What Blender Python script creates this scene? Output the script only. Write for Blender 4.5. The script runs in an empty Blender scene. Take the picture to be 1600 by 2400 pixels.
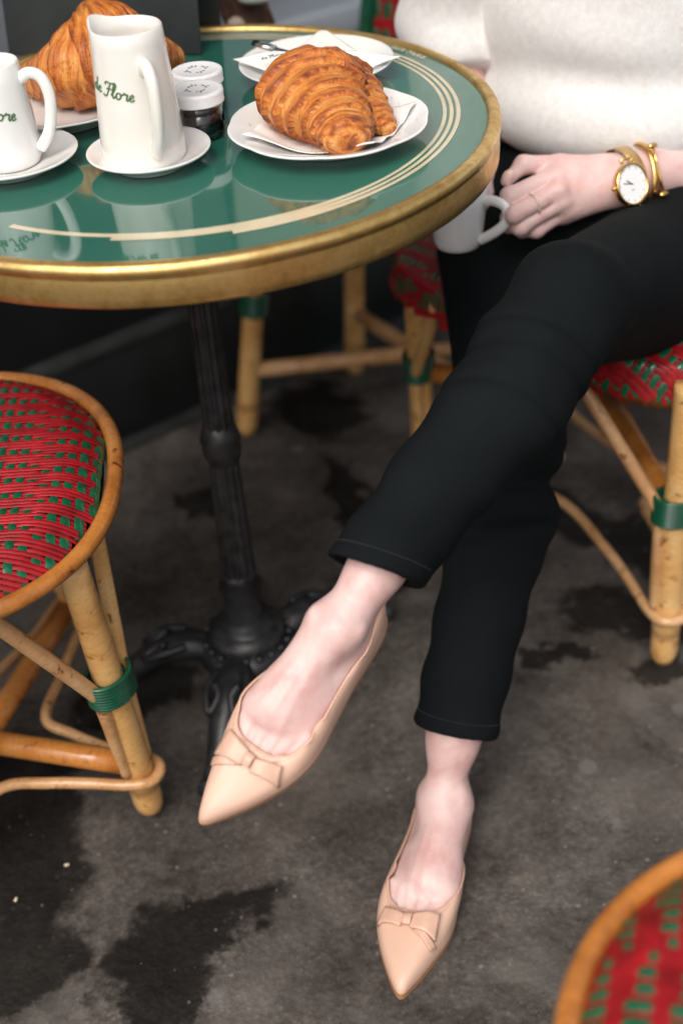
import bpy, bmesh, math, random
import numpy as np
from mathutils import Vector, Matrix
from mathutils.bvhtree import BVHTree

random.seed(7)
rng = np.random.default_rng(7)
PI = math.pi
scene = bpy.context.scene
COL = scene.collection

# ------------------------------------------------------------------ camera
cam_d = bpy.data.cameras.new('camera')
cam = bpy.data.objects.new('camera', cam_d)
COL.objects.link(cam)
CAM_POS = Vector((0.1288, -1.3497, 1.227))
PITCH, ROLL = math.radians(35.79), math.radians(-4.42)
_fw = Vector((0, math.cos(PITCH), -math.sin(PITCH)))
_rt = Vector((1, 0, 0)); _up = _rt.cross(_fw)
_r2 = _rt * math.cos(ROLL) + _up * math.sin(ROLL)
_u2 = -_rt * math.sin(ROLL) + _up * math.cos(ROLL)
cam.matrix_world = Matrix(((_r2.x, _u2.x, -_fw.x, CAM_POS.x), (_r2.y, _u2.y, -_fw.y, CAM_POS.y),
                           (_r2.z, _u2.z, -_fw.z, CAM_POS.z), (0, 0, 0, 1)))
cam_d.sensor_fit = 'VERTICAL'; cam_d.sensor_height = 36.0; cam_d.sensor_width = 24.0
cam_d.lens = 50.0; cam_d.clip_start = 0.02; cam_d.clip_end = 200
cam_d.dof.use_dof = True; cam_d.dof.focus_distance = 1.34; cam_d.dof.aperture_fstop = 2.6
scene.camera = cam

# ------------------------------------------------------------------ light
world = bpy.data.worlds.new('World'); scene.world = world
world.use_nodes = True
wn = world.node_tree.nodes; wl = world.node_tree.links
bg = wn['Background']
sky = wn.new('ShaderNodeTexSky'); sky.sky_type = 'NISHITA'; sky.sun_disc = False
SUN_EL, SUN_AZ = math.radians(52), math.radians(205)      # azimuth clockwise from +Y
sky.sun_elevation = SUN_EL; sky.sun_rotation = SUN_AZ
sky.air_density = 1.0; sky.dust_density = 4.0; sky.ozone_density = 1.0
hs = wn.new('ShaderNodeHueSaturation'); hs.inputs['Saturation'].default_value = 0.35   # overcast: the blue greyed out
wl.new(sky.outputs[0], hs.inputs['Color']); wl.new(hs.outputs[0], bg.inputs['Color'])
bg.inputs['Strength'].default_value = 0.15
sun_d = bpy.data.lights.new('sun', 'SUN'); sun = bpy.data.objects.new('sun', sun_d); COL.objects.link(sun)
sun_d.energy = 1.5; sun_d.angle = math.radians(40); sun_d.color = (1.0, 0.95, 0.88)
sd = Vector((math.sin(SUN_AZ) * math.cos(SUN_EL), math.cos(SUN_AZ) * math.cos(SUN_EL), math.sin(SUN_EL)))
sun.rotation_euler = sd.to_track_quat('Z', 'Y').to_euler()
vs = scene.view_settings
vs.view_transform = 'Standard'; vs.look = 'None'; vs.gamma = 1; vs.use_curve_mapping = False
vs.exposure = 0.32

# ------------------------------------------------------------------ materials
def new_mat(name):
    m = bpy.data.materials.new(name); m.use_nodes = True
    return m, m.node_tree.nodes, m.node_tree.links, m.node_tree.nodes['Principled BSDF']

def coords(N, L, kind='Object', scale=(1, 1, 1), rot=(0, 0, 0)):
    t = N.new('ShaderNodeTexCoord'); mp = N.new('ShaderNodeMapping')
    mp.inputs['Scale'].default_value = scale; mp.inputs['Rotation'].default_value = rot
    L.new(t.outputs[kind], mp.inputs['Vector']); return mp.outputs[0]

def noise(N, L, vec, scale, detail=4, rough=0.55, dist=0.0):
    n = N.new('ShaderNodeTexNoise'); n.inputs['Scale'].default_value = scale
    n.inputs['Detail'].default_value = detail; n.inputs['Roughness'].default_value = rough
    n.inputs['Distortion'].default_value = dist
    L.new(vec, n.inputs['Vector']); return n.outputs['Fac']

def ramp(N, L, fac, stops, interp='LINEAR'):
    r = N.new('ShaderNodeValToRGB'); r.color_ramp.interpolation = interp
    e = r.color_ramp.elements
    while len(e) < len(stops): e.new(0.5)
    for i, (p, c) in enumerate(stops):
        e[i].position = p; e[i].color = (*c, 1) if len(c) == 3 else c
    L.new(fac, r.inputs['Fac']); return r.outputs['Color']

def mixc(N, L, fac, a, b, mode='MIX'):
    m = N.new('ShaderNodeMix'); m.data_type = 'RGBA'; m.blend_type = mode
    for sock, v in ((m.inputs[0], fac), (m.inputs[6], a), (m.inputs[7], b)):
        if hasattr(v, 'is_linked'): L.new(v, sock)
        elif isinstance(v, (int, float)): sock.default_value = v
        else: sock.default_value = (*v, 1)
    return m.outputs[2]

def mathn(N, L, op, a, b=0.0):
    m = N.new('ShaderNodeMath'); m.operation = op
    for i, v in enumerate((a, b)):
        if hasattr(v, 'is_linked'): L.new(v, m.inputs[i])
        else: m.inputs[i].default_value = v
    return m.outputs[0]

def bump(N, L, B, h, strength=0.3, dist=0.001):
    b = N.new('ShaderNodeBump'); b.inputs['Strength'].default_value = strength
    b.inputs['Distance'].default_value = dist
    L.new(h, b.inputs['Height']); L.new(b.outputs[0], B.inputs['Normal'])

def simple(name, col, rough=0.5, metal=0.0, var=0.12, scale=40, bstr=0.0, bdist=0.001, bscale=None, spec=0.5, coat=0.0, sss=0.0):
    m, N, L, B = new_mat(name)
    v = coords(N, L)
    f = noise(N, L, v, scale)
    lo = tuple(max(0, c * (1 - var)) for c in col); hi = tuple(min(1, c * (1 + var)) for c in col)
    L.new(ramp(N, L, f, [(0.3, lo), (0.7, hi)]), B.inputs['Base Color'])
    B.inputs['Roughness'].default_value = rough; B.inputs['Metallic'].default_value = metal
    B.inputs['Specular IOR Level'].default_value = spec
    B.inputs['Coat Weight'].default_value = coat
    if sss:
        B.inputs['Subsurface Weight'].default_value = sss
        B.inputs['Subsurface Radius'].default_value = (0.010, 0.004, 0.002); B.inputs['Subsurface Scale'].default_value = 0.5
    if bstr: bump(N, L, B, noise(N, L, v, bscale or scale * 2, 6), bstr, bdist)
    return m

M = {}
M['china'] = simple('white_china', (0.83, 0.815, 0.79), 0.12, var=0.02, scale=30, coat=0.3, bstr=0.05, bscale=25)
M['china_cream'] = simple('cream_china', (0.80, 0.765, 0.71), 0.16, var=0.05, scale=22, coat=0.3)
M['print'] = simple('green_print', (0.075, 0.16, 0.06), 0.4, var=0.25, scale=300)
M['grey_print'] = simple('grey_print', (0.23, 0.25, 0.24), 0.6, var=0.3, scale=400)
M['paper'] = simple('napkin_paper', (0.86, 0.83, 0.79), 0.8, var=0.03, scale=60, bstr=0.12, bscale=200)
M['lid'] = simple('white_lid', (0.84, 0.83, 0.84), 0.3, var=0.03, scale=80)
M['jam'] = simple('dark_jam', (0.010, 0.002, 0.003), 0.1, var=0.5, scale=120, coat=0.6)
M['steel'] = simple('steel', (0.55, 0.54, 0.52), 0.22, 1.0, var=0.1)
M['gold'] = simple('gold', (0.83, 0.52, 0.17), 0.2, 1.0, var=0.08, scale=200)
M['gold_mesh'] = simple('gold_mesh', (0.70, 0.48, 0.22), 0.38, 0.9, var=0.2, scale=900, bstr=0.5, bscale=1800, bdist=0.0004)
M['dial'] = simple('dial', (0.86, 0.85, 0.84), 0.35, var=0.01)
M['ink'] = simple('black_ink', (0.02, 0.02, 0.02), 0.4, var=0.2)
M['silver'] = simple('silver', (0.80, 0.74, 0.66), 0.2, 1.0)
M['leather'] = simple('nude_leather', (0.68, 0.435, 0.325), 0.42, var=0.04, scale=35, bstr=0.1, bscale=900, bdist=0.0004)
M['leather_bow'] = simple('nude_leather_bow', (0.645, 0.395, 0.29), 0.42, var=0.06, scale=60, bstr=0.12, bscale=900, bdist=0.0004)
M['thread'] = simple('thread', (0.40, 0.20, 0.10), 0.7)
M['lining'] = simple('shoe_lining', (0.60, 0.42, 0.30), 0.6)
M['sole'] = simple('shoe_sole', (0.40, 0.20, 0.10), 0.55)
M['iron'] = simple('cast_iron', (0.015, 0.015, 0.016), 0.42, 0.0, var=0.7, scale=60, bstr=0.35, bscale=60, bdist=0.002)
M['red'] = simple('red_strand', (0.31, 0.007, 0.012), 0.42, var=0.40, scale=45, coat=0.05, spec=0.28)
M['green'] = simple('green_strand', (0.006, 0.10, 0.042), 0.22, var=0.3, scale=80, coat=0.3)
M['wrap'] = simple('green_wrap', (0.004, 0.078, 0.038), 0.25, var=0.2, scale=60, coat=0.3)
M['underlay'] = simple('seat_underlay', (0.05, 0.006, 0.008), 0.8)
M['menu'] = simple('menu_cover', (0.022, 0.026, 0.026), 0.55, var=0.2, scale=30, bstr=0.25, bscale=700, bdist=0.0006)
M['page'] = simple('menu_page', (0.72, 0.70, 0.66), 0.7)
M['skirting'] = simple('dark_paint', (0.0085, 0.0105, 0.0105), 0.42, var=0.35, scale=8, bstr=0.2, bscale=14, bdist=0.002)
M['rail'] = simple('worn_dark_paint', (0.028, 0.030, 0.030), 0.5, var=0.4, scale=20)
M['grey_pane'] = simple('grey_window', (0.34, 0.375, 0.415), 0.2, var=0.10, scale=3)
M['facade'] = simple('pale_facade', (0.78, 0.73, 0.62), 0.8, var=0.08, scale=5)
M['bag_strip'] = simple('pale_strip', (0.55, 0.66, 0.56), 0.5)
M['bag_tip'] = simple('pale_tip', (0.75, 0.58, 0.48), 0.6)
M['hair'] = simple('brown_hair', (0.10, 0.05, 0.025), 0.45, var=0.4, scale=90)
M['eye'] = simple('eye', (0.10, 0.07, 0.05), 0.12)
M['nail'] = simple('nail', (0.80, 0.52, 0.46), 0.22, var=0.03, coat=0.3)
M['stone'] = simple('small_stone', (0.085, 0.076, 0.07), 0.9, var=0.2, spec=0.1, scale=120)
M['butt'] = simple('cigarette_paper', (0.62, 0.52, 0.36), 0.8)

def mk_skin():
    m, N, L, B = new_mat('skin')
    v = coords(N, L)
    c = ramp(N, L, noise(N, L, v, 14, 3), [(0.3, (0.68, 0.435, 0.40)), (0.55, (0.735, 0.515, 0.475)), (0.75, (0.76, 0.57, 0.535))])
    c2 = ramp(N, L, noise(N, L, v, 55, 4), [(0.32, (0.92, 0.80, 0.80)), (0.50, (0.99, 0.95, 0.95)), (0.65, (1, 1, 1))])
    vein = ramp(N, L, noise(N, L, v, 28, 2, 0.5, 1.2), [(0.485, (1, 1, 1)), (0.5, (0.93, 0.95, 0.99)), (0.515, (1, 1, 1))])
    L.new(mixc(N, L, 1.0, mixc(N, L, 1.0, c, c2, 'MULTIPLY'), vein, 'MULTIPLY'), B.inputs['Base Color'])
    B.inputs['Roughness'].default_value = 0.45
    B.inputs['Subsurface Weight'].default_value = 0.14
    B.inputs['Subsurface Radius'].default_value = (0.010, 0.004, 0.0022); B.inputs['Subsurface Scale'].default_value = 0.6
    vo = N.new('ShaderNodeTexVoronoi'); vo.inputs['Scale'].default_value = 650; L.new(v, vo.inputs['Vector'])
    h = mathn(N, L, 'ADD', mathn(N, L, 'MULTIPLY', vo.outputs['Distance'], 0.4), noise(N, L, v, 160, 4))
    bump(N, L, B, h, 0.3, 0.0012)
    return m
M['skin'] = mk_skin()

def mk_bamboo(name, c_lo, c_mid, c_hi, rough=0.3):
    m, N, L, B = new_mat(name)
    v = coords(N, L, 'Object', (1, 1, 1))
    uv = coords(N, L, 'UV', (1, 1, 1))
    f = noise(N, L, v, 16, 5, 0.6)
    base = ramp(N, L, f, [(0.28, c_lo), (0.5, c_mid), (0.72, c_hi)])
    uvs = coords(N, L, 'UV', (6, 220, 1))
    fib = noise(N, L, uvs, 1.0, 3)
    fc = ramp(N, L, fib, [(0.3, (0.84, 0.78, 0.72)), (0.7, (1, 1, 1))])
    sp = ramp(N, L, noise(N, L, v, 70, 3, 0.6, 0.6), [(0.30, (0.30, 0.20, 0.14)), (0.36, (0.85, 0.78, 0.7)), (0.42, (1, 1, 1))])
    c = mixc(N, L, 1.0, mixc(N, L, 1.0, base, fc, 'MULTIPLY'), sp, 'MULTIPLY')
    at = N.new('ShaderNodeAttribute'); at.attribute_name = 'node'
    c = mixc(N, L, at.outputs['Fac'], c, (0.23, 0.105, 0.04))
    L.new(c, B.inputs['Base Color'])
    B.inputs['Roughness'].default_value = rough; B.inputs['Coat Weight'].default_value = 0.25
    B.inputs['Coat Roughness'].default_value = 0.15
    bump(N, L, B, fib, 0.12, 0.0006)
    return m
M['bamboo'] = mk_bamboo('pale_bamboo', (0.58, 0.29, 0.085), (0.79, 0.455, 0.165), (0.85, 0.57, 0.255))
M['bamboo_ring'] = mk_bamboo('amber_bamboo', (0.30, 0.10, 0.018), (0.55, 0.205, 0.042), (0.64, 0.29, 0.078), 0.22)
M['rattan'] = mk_bamboo('rattan_rod', (0.46, 0.22, 0.08), (0.66, 0.37, 0.17), (0.74, 0.47, 0.25))

def mk_brass():
    m, N, L, B = new_mat('worn_brass')
    v = coords(N, L)
    a = noise(N, L, v, 17, 6, 0.7, 0.6); b = noise(N, L, v, 75, 5, 0.7, 0.4)
    big = noise(N, L, v, 4.5, 2)
    f = mathn(N, L, 'ADD', mathn(N, L, 'MULTIPLY', a, 0.55), mathn(N, L, 'MULTIPLY', b, 0.45))
    c = ramp(N, L, f, [(0.30, (0.26, 0.15, 0.04)), (0.42, (0.58, 0.36, 0.11)), (0.53, (0.84, 0.57, 0.22)), (0.70, (0.93, 0.71, 0.37))])
    c = mixc(N, L, mathn(N, L, 'MULTIPLY', big, 0.5), c, (0.72, 0.46, 0.16))
    L.new(c, B.inputs['Base Color'])
    B.inputs['Metallic'].default_value = 0.92
    r = N.new('ShaderNodeMapRange'); r.inputs[1].default_value = 0.3; r.inputs[2].default_value = 0.7
    r.inputs[3].default_value = 0.45; r.inputs[4].default_value = 0.22
    L.new(f, r.inputs[0]); L.new(r.outputs[0], B.inputs['Roughness'])
    bump(N, L, B, b, 0.35, 0.0015)
    return m
M['brass'] = mk_brass()

def mk_enamel():
    m, N, L, B = new_mat('green_glass_top')
    v = coords(N, L)
    c = ramp(N, L, noise(N, L, v, 3.2, 3), [(0.3, (0.014, 0.105, 0.072)), (0.7, (0.027, 0.150, 0.108))])
    # fine pale scratches and scuffs
    vs_ = coords(N, L, 'Object', (14, 2.2, 1), (0, 0, 0.7))
    s1 = ramp(N, L, noise(N, L, vs_, 3.0, 8, 0.75, 0.8), [(0.635, (0, 0, 0)), (0.70, (1, 1, 1))])
    sm = ramp(N, L, noise(N, L, v, 5.5, 2), [(0.50, (0, 0, 0)), (0.68, (1, 1, 1))])
    sc = mathn(N, L, 'MULTIPLY', s1, sm)
    c = mixc(N, L, mathn(N, L, 'MULTIPLY', sc, 0.5), c, (0.25, 0.36, 0.27))
    L.new(c, B.inputs['Base Color'])
    r = N.new('ShaderNodeMapRange'); r.inputs[3].default_value = 0.045; r.inputs[4].default_value = 0.12
    L.new(noise(N, L, v, 7, 4), r.inputs[0]); L.new(r.outputs[0], B.inputs['Roughness'])
    B.inputs['Specular IOR Level'].default_value = 0.9; B.inputs['Coat Weight'].default_value = 0.6; B.inputs['Coat Roughness'].default_value = 0.03
    bump(N, L, B, noise(N, L, v, 9, 2), 0.03, 0.002)
    return m
M['enamel'] = mk_enamel()
M['stripe'] = simple('cream_inlay', (0.62, 0.53, 0.36), 0.14, var=0.12, scale=30, coat=0.2)

def mk_glass():
    m, N, L, B = new_mat('jar_glass')
    L.new(ramp(N, L, noise(N, L, coords(N, L), 10), [(0, (0.97, 0.98, 0.98)), (1, (1, 1, 1))]), B.inputs['Base Color'])
    B.inputs['Transmission Weight'].default_value = 1.0; B.inputs['Roughness'].default_value = 0.03; B.inputs['IOR'].default_value = 1.45
    return m
M['glass'] = mk_glass()

def mk_knit():
    m, N, L, B = new_mat('cream_knit')
    v = coords(N, L)
    c = ramp(N, L, noise(N, L, v, 130, 5, 0.7), [(0.3, (0.72, 0.69, 0.66)), (0.65, (0.83, 0.81, 0.79))])
    L.new(c, B.inputs['Base Color']); B.inputs['Roughness'].default_value = 0.95
    B.inputs['Sheen Weight'].default_value = 0.5; B.inputs['Sheen Roughness'].default_value = 0.5
    B.inputs['Specular IOR Level'].default_value = 0.1
    w = N.new('ShaderNodeTexWave'); w.inputs['Scale'].default_value = 150; w.inputs['Distortion'].default_value = 2.5
    w.inputs['Detail'].default_value = 2; w.bands_direction = 'X'; L.new(v, w.inputs['Vector'])
    w2 = N.new('ShaderNodeTexWave'); w2.inputs['Scale'].default_value = 170; w2.inputs['Distortion'].default_value = 2.0
    w2.bands_direction = 'Z'; L.new(v, w2.inputs['Vector'])
    h = mathn(N, L, 'ADD', mathn(N, L, 'MULTIPLY', w.outputs['Fac'], w2.outputs['Fac']), noise(N, L, v, 420, 3))
    bump(N, L, B, h, 0.65, 0.0014)
    return m
M['knit'] = mk_knit()

def mk_black():
    m, N, L, B = new_mat('black_trouser_cloth')
    v = coords(N, L)
    c = ramp(N, L, noise(N, L, v, 7, 3), [(0.3, (0.0052, 0.0066, 0.0072)), (0.7, (0.0088, 0.0108, 0.0118))])
    lint = ramp(N, L, noise(N, L, v, 330, 2, 0.5), [(0.79, (0, 0, 0)), (0.83, (1, 1, 1))])
    L.new(mixc(N, L, mathn(N, L, 'MULTIPLY', lint, 0.5), c, (0.12, 0.12, 0.12)), B.inputs['Base Color'])
    B.inputs['Roughness'].default_value = 0.85; B.inputs['Specular IOR Level'].default_value = 0.07
    w = N.new('ShaderNodeTexWave'); w.inputs['Scale'].default_value = 240; w.bands_direction = 'DIAGONAL'; L.new(v, w.inputs['Vector'])
    h = mathn(N, L, 'ADD', mathn(N, L, 'MULTIPLY', w.outputs['Fac'], 0.05), noise(N, L, v, 11, 4, 0.5, 0.7))
    bump(N, L, B, h, 0.35, 0.01)
    return m
M['black'] = mk_black()

def mk_fur():
    m, N, L, B = new_mat('brown_fur')
    v = coords(N, L)
    f = noise(N, L, v, 38, 5, 0.65, 0.5)
    L.new(ramp(N, L, f, [(0.32, (0.022, 0.012, 0.007)), (0.52, (0.07, 0.032, 0.017)), (0.7, (0.19, 0.085, 0.045))]), B.inputs['Base Color'])
    B.inputs['Roughness'].default_value = 0.8
    bump(N, L, B, f, 0.8, 0.008)
    return m
M['fur'] = mk_fur()

def mk_crust():
    m, N, L, B = new_mat('croissant_crust')
    uv = coords(N, L, 'UV', (1, 1, 1))
    v = coords(N, L)
    lam = noise(N, L, coords(N, L, 'UV', (1.0, 0.035, 1)), 75, 5, 0.6, 0.15)
    blot = noise(N, L, v, 48, 5, 0.62)
    at = N.new('ShaderNodeAttribute'); at.attribute_name = 'edge'
    f = mathn(N, L, 'ADD', mathn(N, L, 'MULTIPLY', lam, 0.55), mathn(N, L, 'MULTIPLY', blot, 0.45))
    f = mathn(N, L, 'SUBTRACT', f, mathn(N, L, 'MULTIPLY', mathn(N, L, 'SUBTRACT', at.outputs['Fac'], 0.5), 0.30))
    c = ramp(N, L, f, [(0.22, (0.12, 0.022, 0.006)), (0.36, (0.36, 0.080, 0.013)), (0.46, (0.63, 0.180, 0.026)), (0.57, (0.78, 0.300, 0.056)), (0.74, (0.85, 0.49, 0.17))])
    L.new(c, B.inputs['Base Color'])
    B.inputs['Roughness'].default_value = 0.38; B.inputs['Coat Weight'].default_value = 0.12
    B.inputs['Subsurface Weight'].default_value = 0.08; B.inputs['Subsurface Scale'].default_value = 0.004
    h = mathn(N, L, 'ADD', lam, mathn(N, L, 'MULTIPLY', noise(N, L, v, 210, 6), 0.7))
    bump(N, L, B, h, 0.9, 0.0042)
    return m
M['crust'] = mk_crust()

def mk_asphalt():
    m, N, L, B = new_mat('worn_asphalt')
    v = coords(N, L)
    f1 = noise(N, L, v, 7, 6, 0.62); f2 = noise(N, L, v, 85, 8, 0.78); f3 = noise(N, L, v, 240, 4, 0.7)
    base = ramp(N, L, f1, [(0.30, (0.040, 0.034, 0.030)), (0.5, (0.088, 0.075, 0.066)), (0.70, (0.160, 0.140, 0.124))])
    g = ramp(N, L, f2, [(0.30, (0.42, 0.41, 0.40)), (0.5, (1, 1, 1)), (0.70, (1.65, 1.62, 1.56))])
    c = mixc(N, L, 1.0, base, g, 'MULTIPLY')
    vor = N.new('ShaderNodeTexVoronoi'); vor.inputs['Scale'].default_value = 150; vor.inputs['Randomness'].default_value = 1
    L.new(v, vor.inputs['Vector'])
    agg = ramp(N, L, vor.outputs['Distance'], [(0.0, (1.35, 1.32, 1.28)), (0.16, (1, 1, 1)), (0.5, (0.78, 0.78, 0.78))])
    c = mixc(N, L, 1.0, c, agg, 'MULTIPLY')
    # warm worn spots
    wp = ramp(N, L, noise(N, L, v, 3.3, 4, 0.5, 0.3), [(0.52, (0, 0, 0)), (0.75, (1, 1, 1))])
    c = mixc(N, L, mathn(N, L, 'MULTIPLY', wp, 0.45), c, (0.100, 0.078, 0.060))
    vs2 = N.new('ShaderNodeTexVoronoi'); vs2.inputs['Scale'].default_value = 75; L.new(v, vs2.inputs['Vector'])
    chips = mathn(N, L, 'MULTIPLY', ramp(N, L, vs2.outputs['Distance'], [(0.14, (1, 1, 1)), (0.22, (0, 0, 0))]), ramp(N, L, vs2.outputs['Color'], [(0.74, (0, 0, 0)), (0.80, (1, 1, 1))]))
    c = mixc(N, L, mathn(N, L, 'MULTIPLY', chips, 0.55), c, (0.25, 0.235, 0.215))
    pale = ramp(N, L, noise(N, L, v, 5.2, 5, 0.6, 0.8), [(0.50, (0, 0, 0)), (0.70, (1, 1, 1))])
    c = mixc(N, L, mathn(N, L, 'MULTIPLY', pale, 0.55), c, (0.190, 0.170, 0.150))
    # old gum spots : soft pale discs
    vg = N.new('ShaderNodeTexVoronoi'); vg.inputs['Scale'].default_value = 11; L.new(v, vg.inputs['Vector'])
    gs = ramp(N, L, vg.outputs['Distance'], [(0.10, (1, 1, 1)), (0.135, (0, 0, 0))])
    sel = ramp(N, L, vg.outputs['Color'], [(0.60, (0, 0, 0)), (0.62, (1, 1, 1))])
    c = mixc(N, L, mathn(N, L, 'MULTIPLY', mathn(N, L, 'MULTIPLY', gs, sel), 0.45), c, (0.19, 0.18, 0.17))
    # wet stains, each with its own ragged outline
    wet = None
    warp = N.new('ShaderNodeTexNoise'); warp.inputs['Scale'].default_value = 16; warp.inputs['Detail'].default_value = 6
    warp.inputs['Roughness'].default_value = 0.62
    L.new(v, warp.inputs['Vector'])
    off = N.new('ShaderNodeVectorMath'); off.operation = 'MULTIPLY_ADD'
    off.inputs[1].default_value = (0.17, 0.17, 0); off.inputs[2].default_value = (-0.085, -0.085, 0)
    L.new(warp.outputs['Color'], off.inputs[0])
    pv = N.new('ShaderNodeVectorMath'); pv.operation = 'ADD'; L.new(v, pv.inputs[0]); L.new(off.outputs[0], pv.inputs[1])
    for (x, y, rx, ry, a) in STAINS:
        mp = N.new('ShaderNodeMapping'); mp.vector_type = 'TEXTURE'
        mp.inputs['Location'].default_value = (x, y, 0); mp.inputs['Rotation'].default_value = (0, 0, a)
        mp.inputs['Scale'].default_value = (rx, ry, 1)
        L.new(pv.outputs[0], mp.inputs['Vector'])
        ln = N.new('ShaderNodeVectorMath'); ln.operation = 'LENGTH'; L.new(mp.outputs[0], ln.inputs[0])
        q = N.new('ShaderNodeMapRange'); q.interpolation_type = 'SMOOTHSTEP'; q.inputs[1].default_value = 1.18; q.inputs[2].default_value = 0.78
        L.new(ln.outputs['Value'], q.inputs[0])
        wet = q.outputs[0] if wet is None else mathn(N, L, 'MAXIMUM', wet, q.outputs[0])
    wc = mixc(N, L, 1.0, c, (0.13, 0.128, 0.122), 'MULTIPLY')
    c = mixc(N, L, mathn(N, L, 'MULTIPLY', wet, 0.93), c, wc)
    L.new(c, B.inputs['Base Color'])
    ro = N.new('ShaderNodeMapRange'); ro.inputs[3].default_value = 0.8; ro.inputs[4].default_value = 0.62
    L.new(wet, ro.inputs[0]); L.new(ro.outputs[0], B.inputs['Roughness'])
    B.inputs['Specular IOR Level'].default_value = 0.18
    h = mathn(N, L, 'ADD', mathn(N, L, 'MULTIPLY', f2, 1.2), mathn(N, L, 'ADD', mathn(N, L, 'MULTIPLY', vor.outputs['Distance'], -0.7), mathn(N, L, 'MULTIPLY', f3, 0.5)))
    bump(N, L, B, h, 0.5, 0.0026)
    return m
STAINS = [(*(-0.2731, -0.3038, 0.0000)[:2], 0.09, 0.18, 0.2), (*(-0.2692, -0.1584, 0.0000)[:2], 0.07, 0.10, 0.0), (*(-0.2467, -0.4225, 0.0000)[:2], 0.07, 0.05, 0.3),
          (*(-0.0965, -0.4205, 0.0000)[:2], 0.062, 0.062, 0.0), (*(-0.0534, -0.3870, 0.0000)[:2], 0.085, 0.036, 0.45), (*(-0.1017, -0.4760, 0.0000)[:2], 0.04, 0.05, 0.0),
          (*(0.1551, 0.3704, 0.0000)[:2], 0.035, 0.16, 0.35), (*(0.0999, 0.6443, 0.0000)[:2], 0.07, 0.10, 0.6), (*(-0.0812, 0.4019, 0.0000)[:2], 0.028, 0.05, 0.2),
          (*(0.5004, 0.2512, 0.0000)[:2], 0.05, 0.20, 0.75), (*(0.4990, 0.0722, 0.0000)[:2], 0.11, 0.045, -0.5), (*(0.3911, 0.0004, 0.0000)[:2], 0.05, 0.018, -0.3),
          (*(0.5115, -0.0456, 0.0000)[:2], 0.05, 0.03, 0.2), (*(0.1315, 0.1526, 0.0000)[:2], 0.09, 0.035, 0.1), (*(-0.1432, -0.0030, 0.0000)[:2], 0.10, 0.045, 0.5)]
M['asphalt'] = mk_asphalt()

# ------------------------------------------------------------------ object helpers
def tag(o, label=None, cat=None, group=None, kind=None):
    if label: o['label'] = label
    if cat: o['category'] = cat
    if group: o['group'] = group
    if kind: o['kind'] = kind
    return o

def thing(name, label, cat, loc=(0, 0, 0), group=None):
    o = bpy.data.objects.new(name, None); COL.objects.link(o)
    o.location = loc; o.empty_display_size = 0.05
    return tag(o, label, cat, group)

def link_mesh(name, me, mat=None, parent=None, smooth=True):
    if mat is not None:
        me.materials.append(M[mat] if isinstance(mat, str) else mat)
    if smooth:
        me.polygons.foreach_set('use_smooth', [True] * len(me.polygons))
    o = bpy.data.objects.new(name, me); COL.objects.link(o)
    if parent is not None:
        o.parent = parent
        # geometry is written in world metres; keep it there
        mw = Matrix.Translation(world_loc(parent)); o.matrix_parent_inverse = mw.inverted()
    return o

def world_loc(o):
    v = Vector(o.location)
    if o.parent is not None and o.type == 'EMPTY': v = v + world_loc(o.parent)
    return v if o.type == 'EMPTY' else Vector((0, 0, 0))

def mesh_from(verts, faces, name='mesh'):
    me = bpy.data.meshes.new(name)
    me.from_pydata([tuple(map(float, v)) for v in verts], [], [tuple(map(int, f)) for f in faces])
    me.update(); return me

def fast_mesh(verts, quads, name='mesh'):
    verts = np.asarray(verts, np.float32); quads = np.asarray(quads, np.int32)
    me = bpy.data.meshes.new(name)
    me.vertices.add(len(verts)); me.vertices.foreach_set('co', verts.ravel())
    me.loops.add(quads.size); me.loops.foreach_set('vertex_index', quads.ravel())
    me.polygons.add(len(quads))
    me.polygons.foreach_set('loop_start', np.arange(0, quads.size, quads.shape[1], dtype=np.int32))
    me.update(calc_edges=True); me.validate(); return me

def catmull(pts, n=8, closed=False):
    P = np.array(pts, float); m = len(P); out = []
    rngi = range(m if closed else m - 1)
    for i in rngi:
        if closed: p0, p1, p2, p3 = P[(i - 1) % m], P[i], P[(i + 1) % m], P[(i + 2) % m]
        else: p0, p1, p2, p3 = P[max(i - 1, 0)], P[i], P[i + 1], P[min(i + 2, m - 1)]
        for t in np.linspace(0, 1, n, endpoint=False):
            out.append(0.5 * ((2 * p1) + (-p0 + p2) * t + (2 * p0 - 5 * p1 + 4 * p2 - p3) * t * t + (-p0 + 3 * p1 - 3 * p2 + p3) * t ** 3))
    if not closed: out.append(P[-1])
    return np.array(out)

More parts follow.
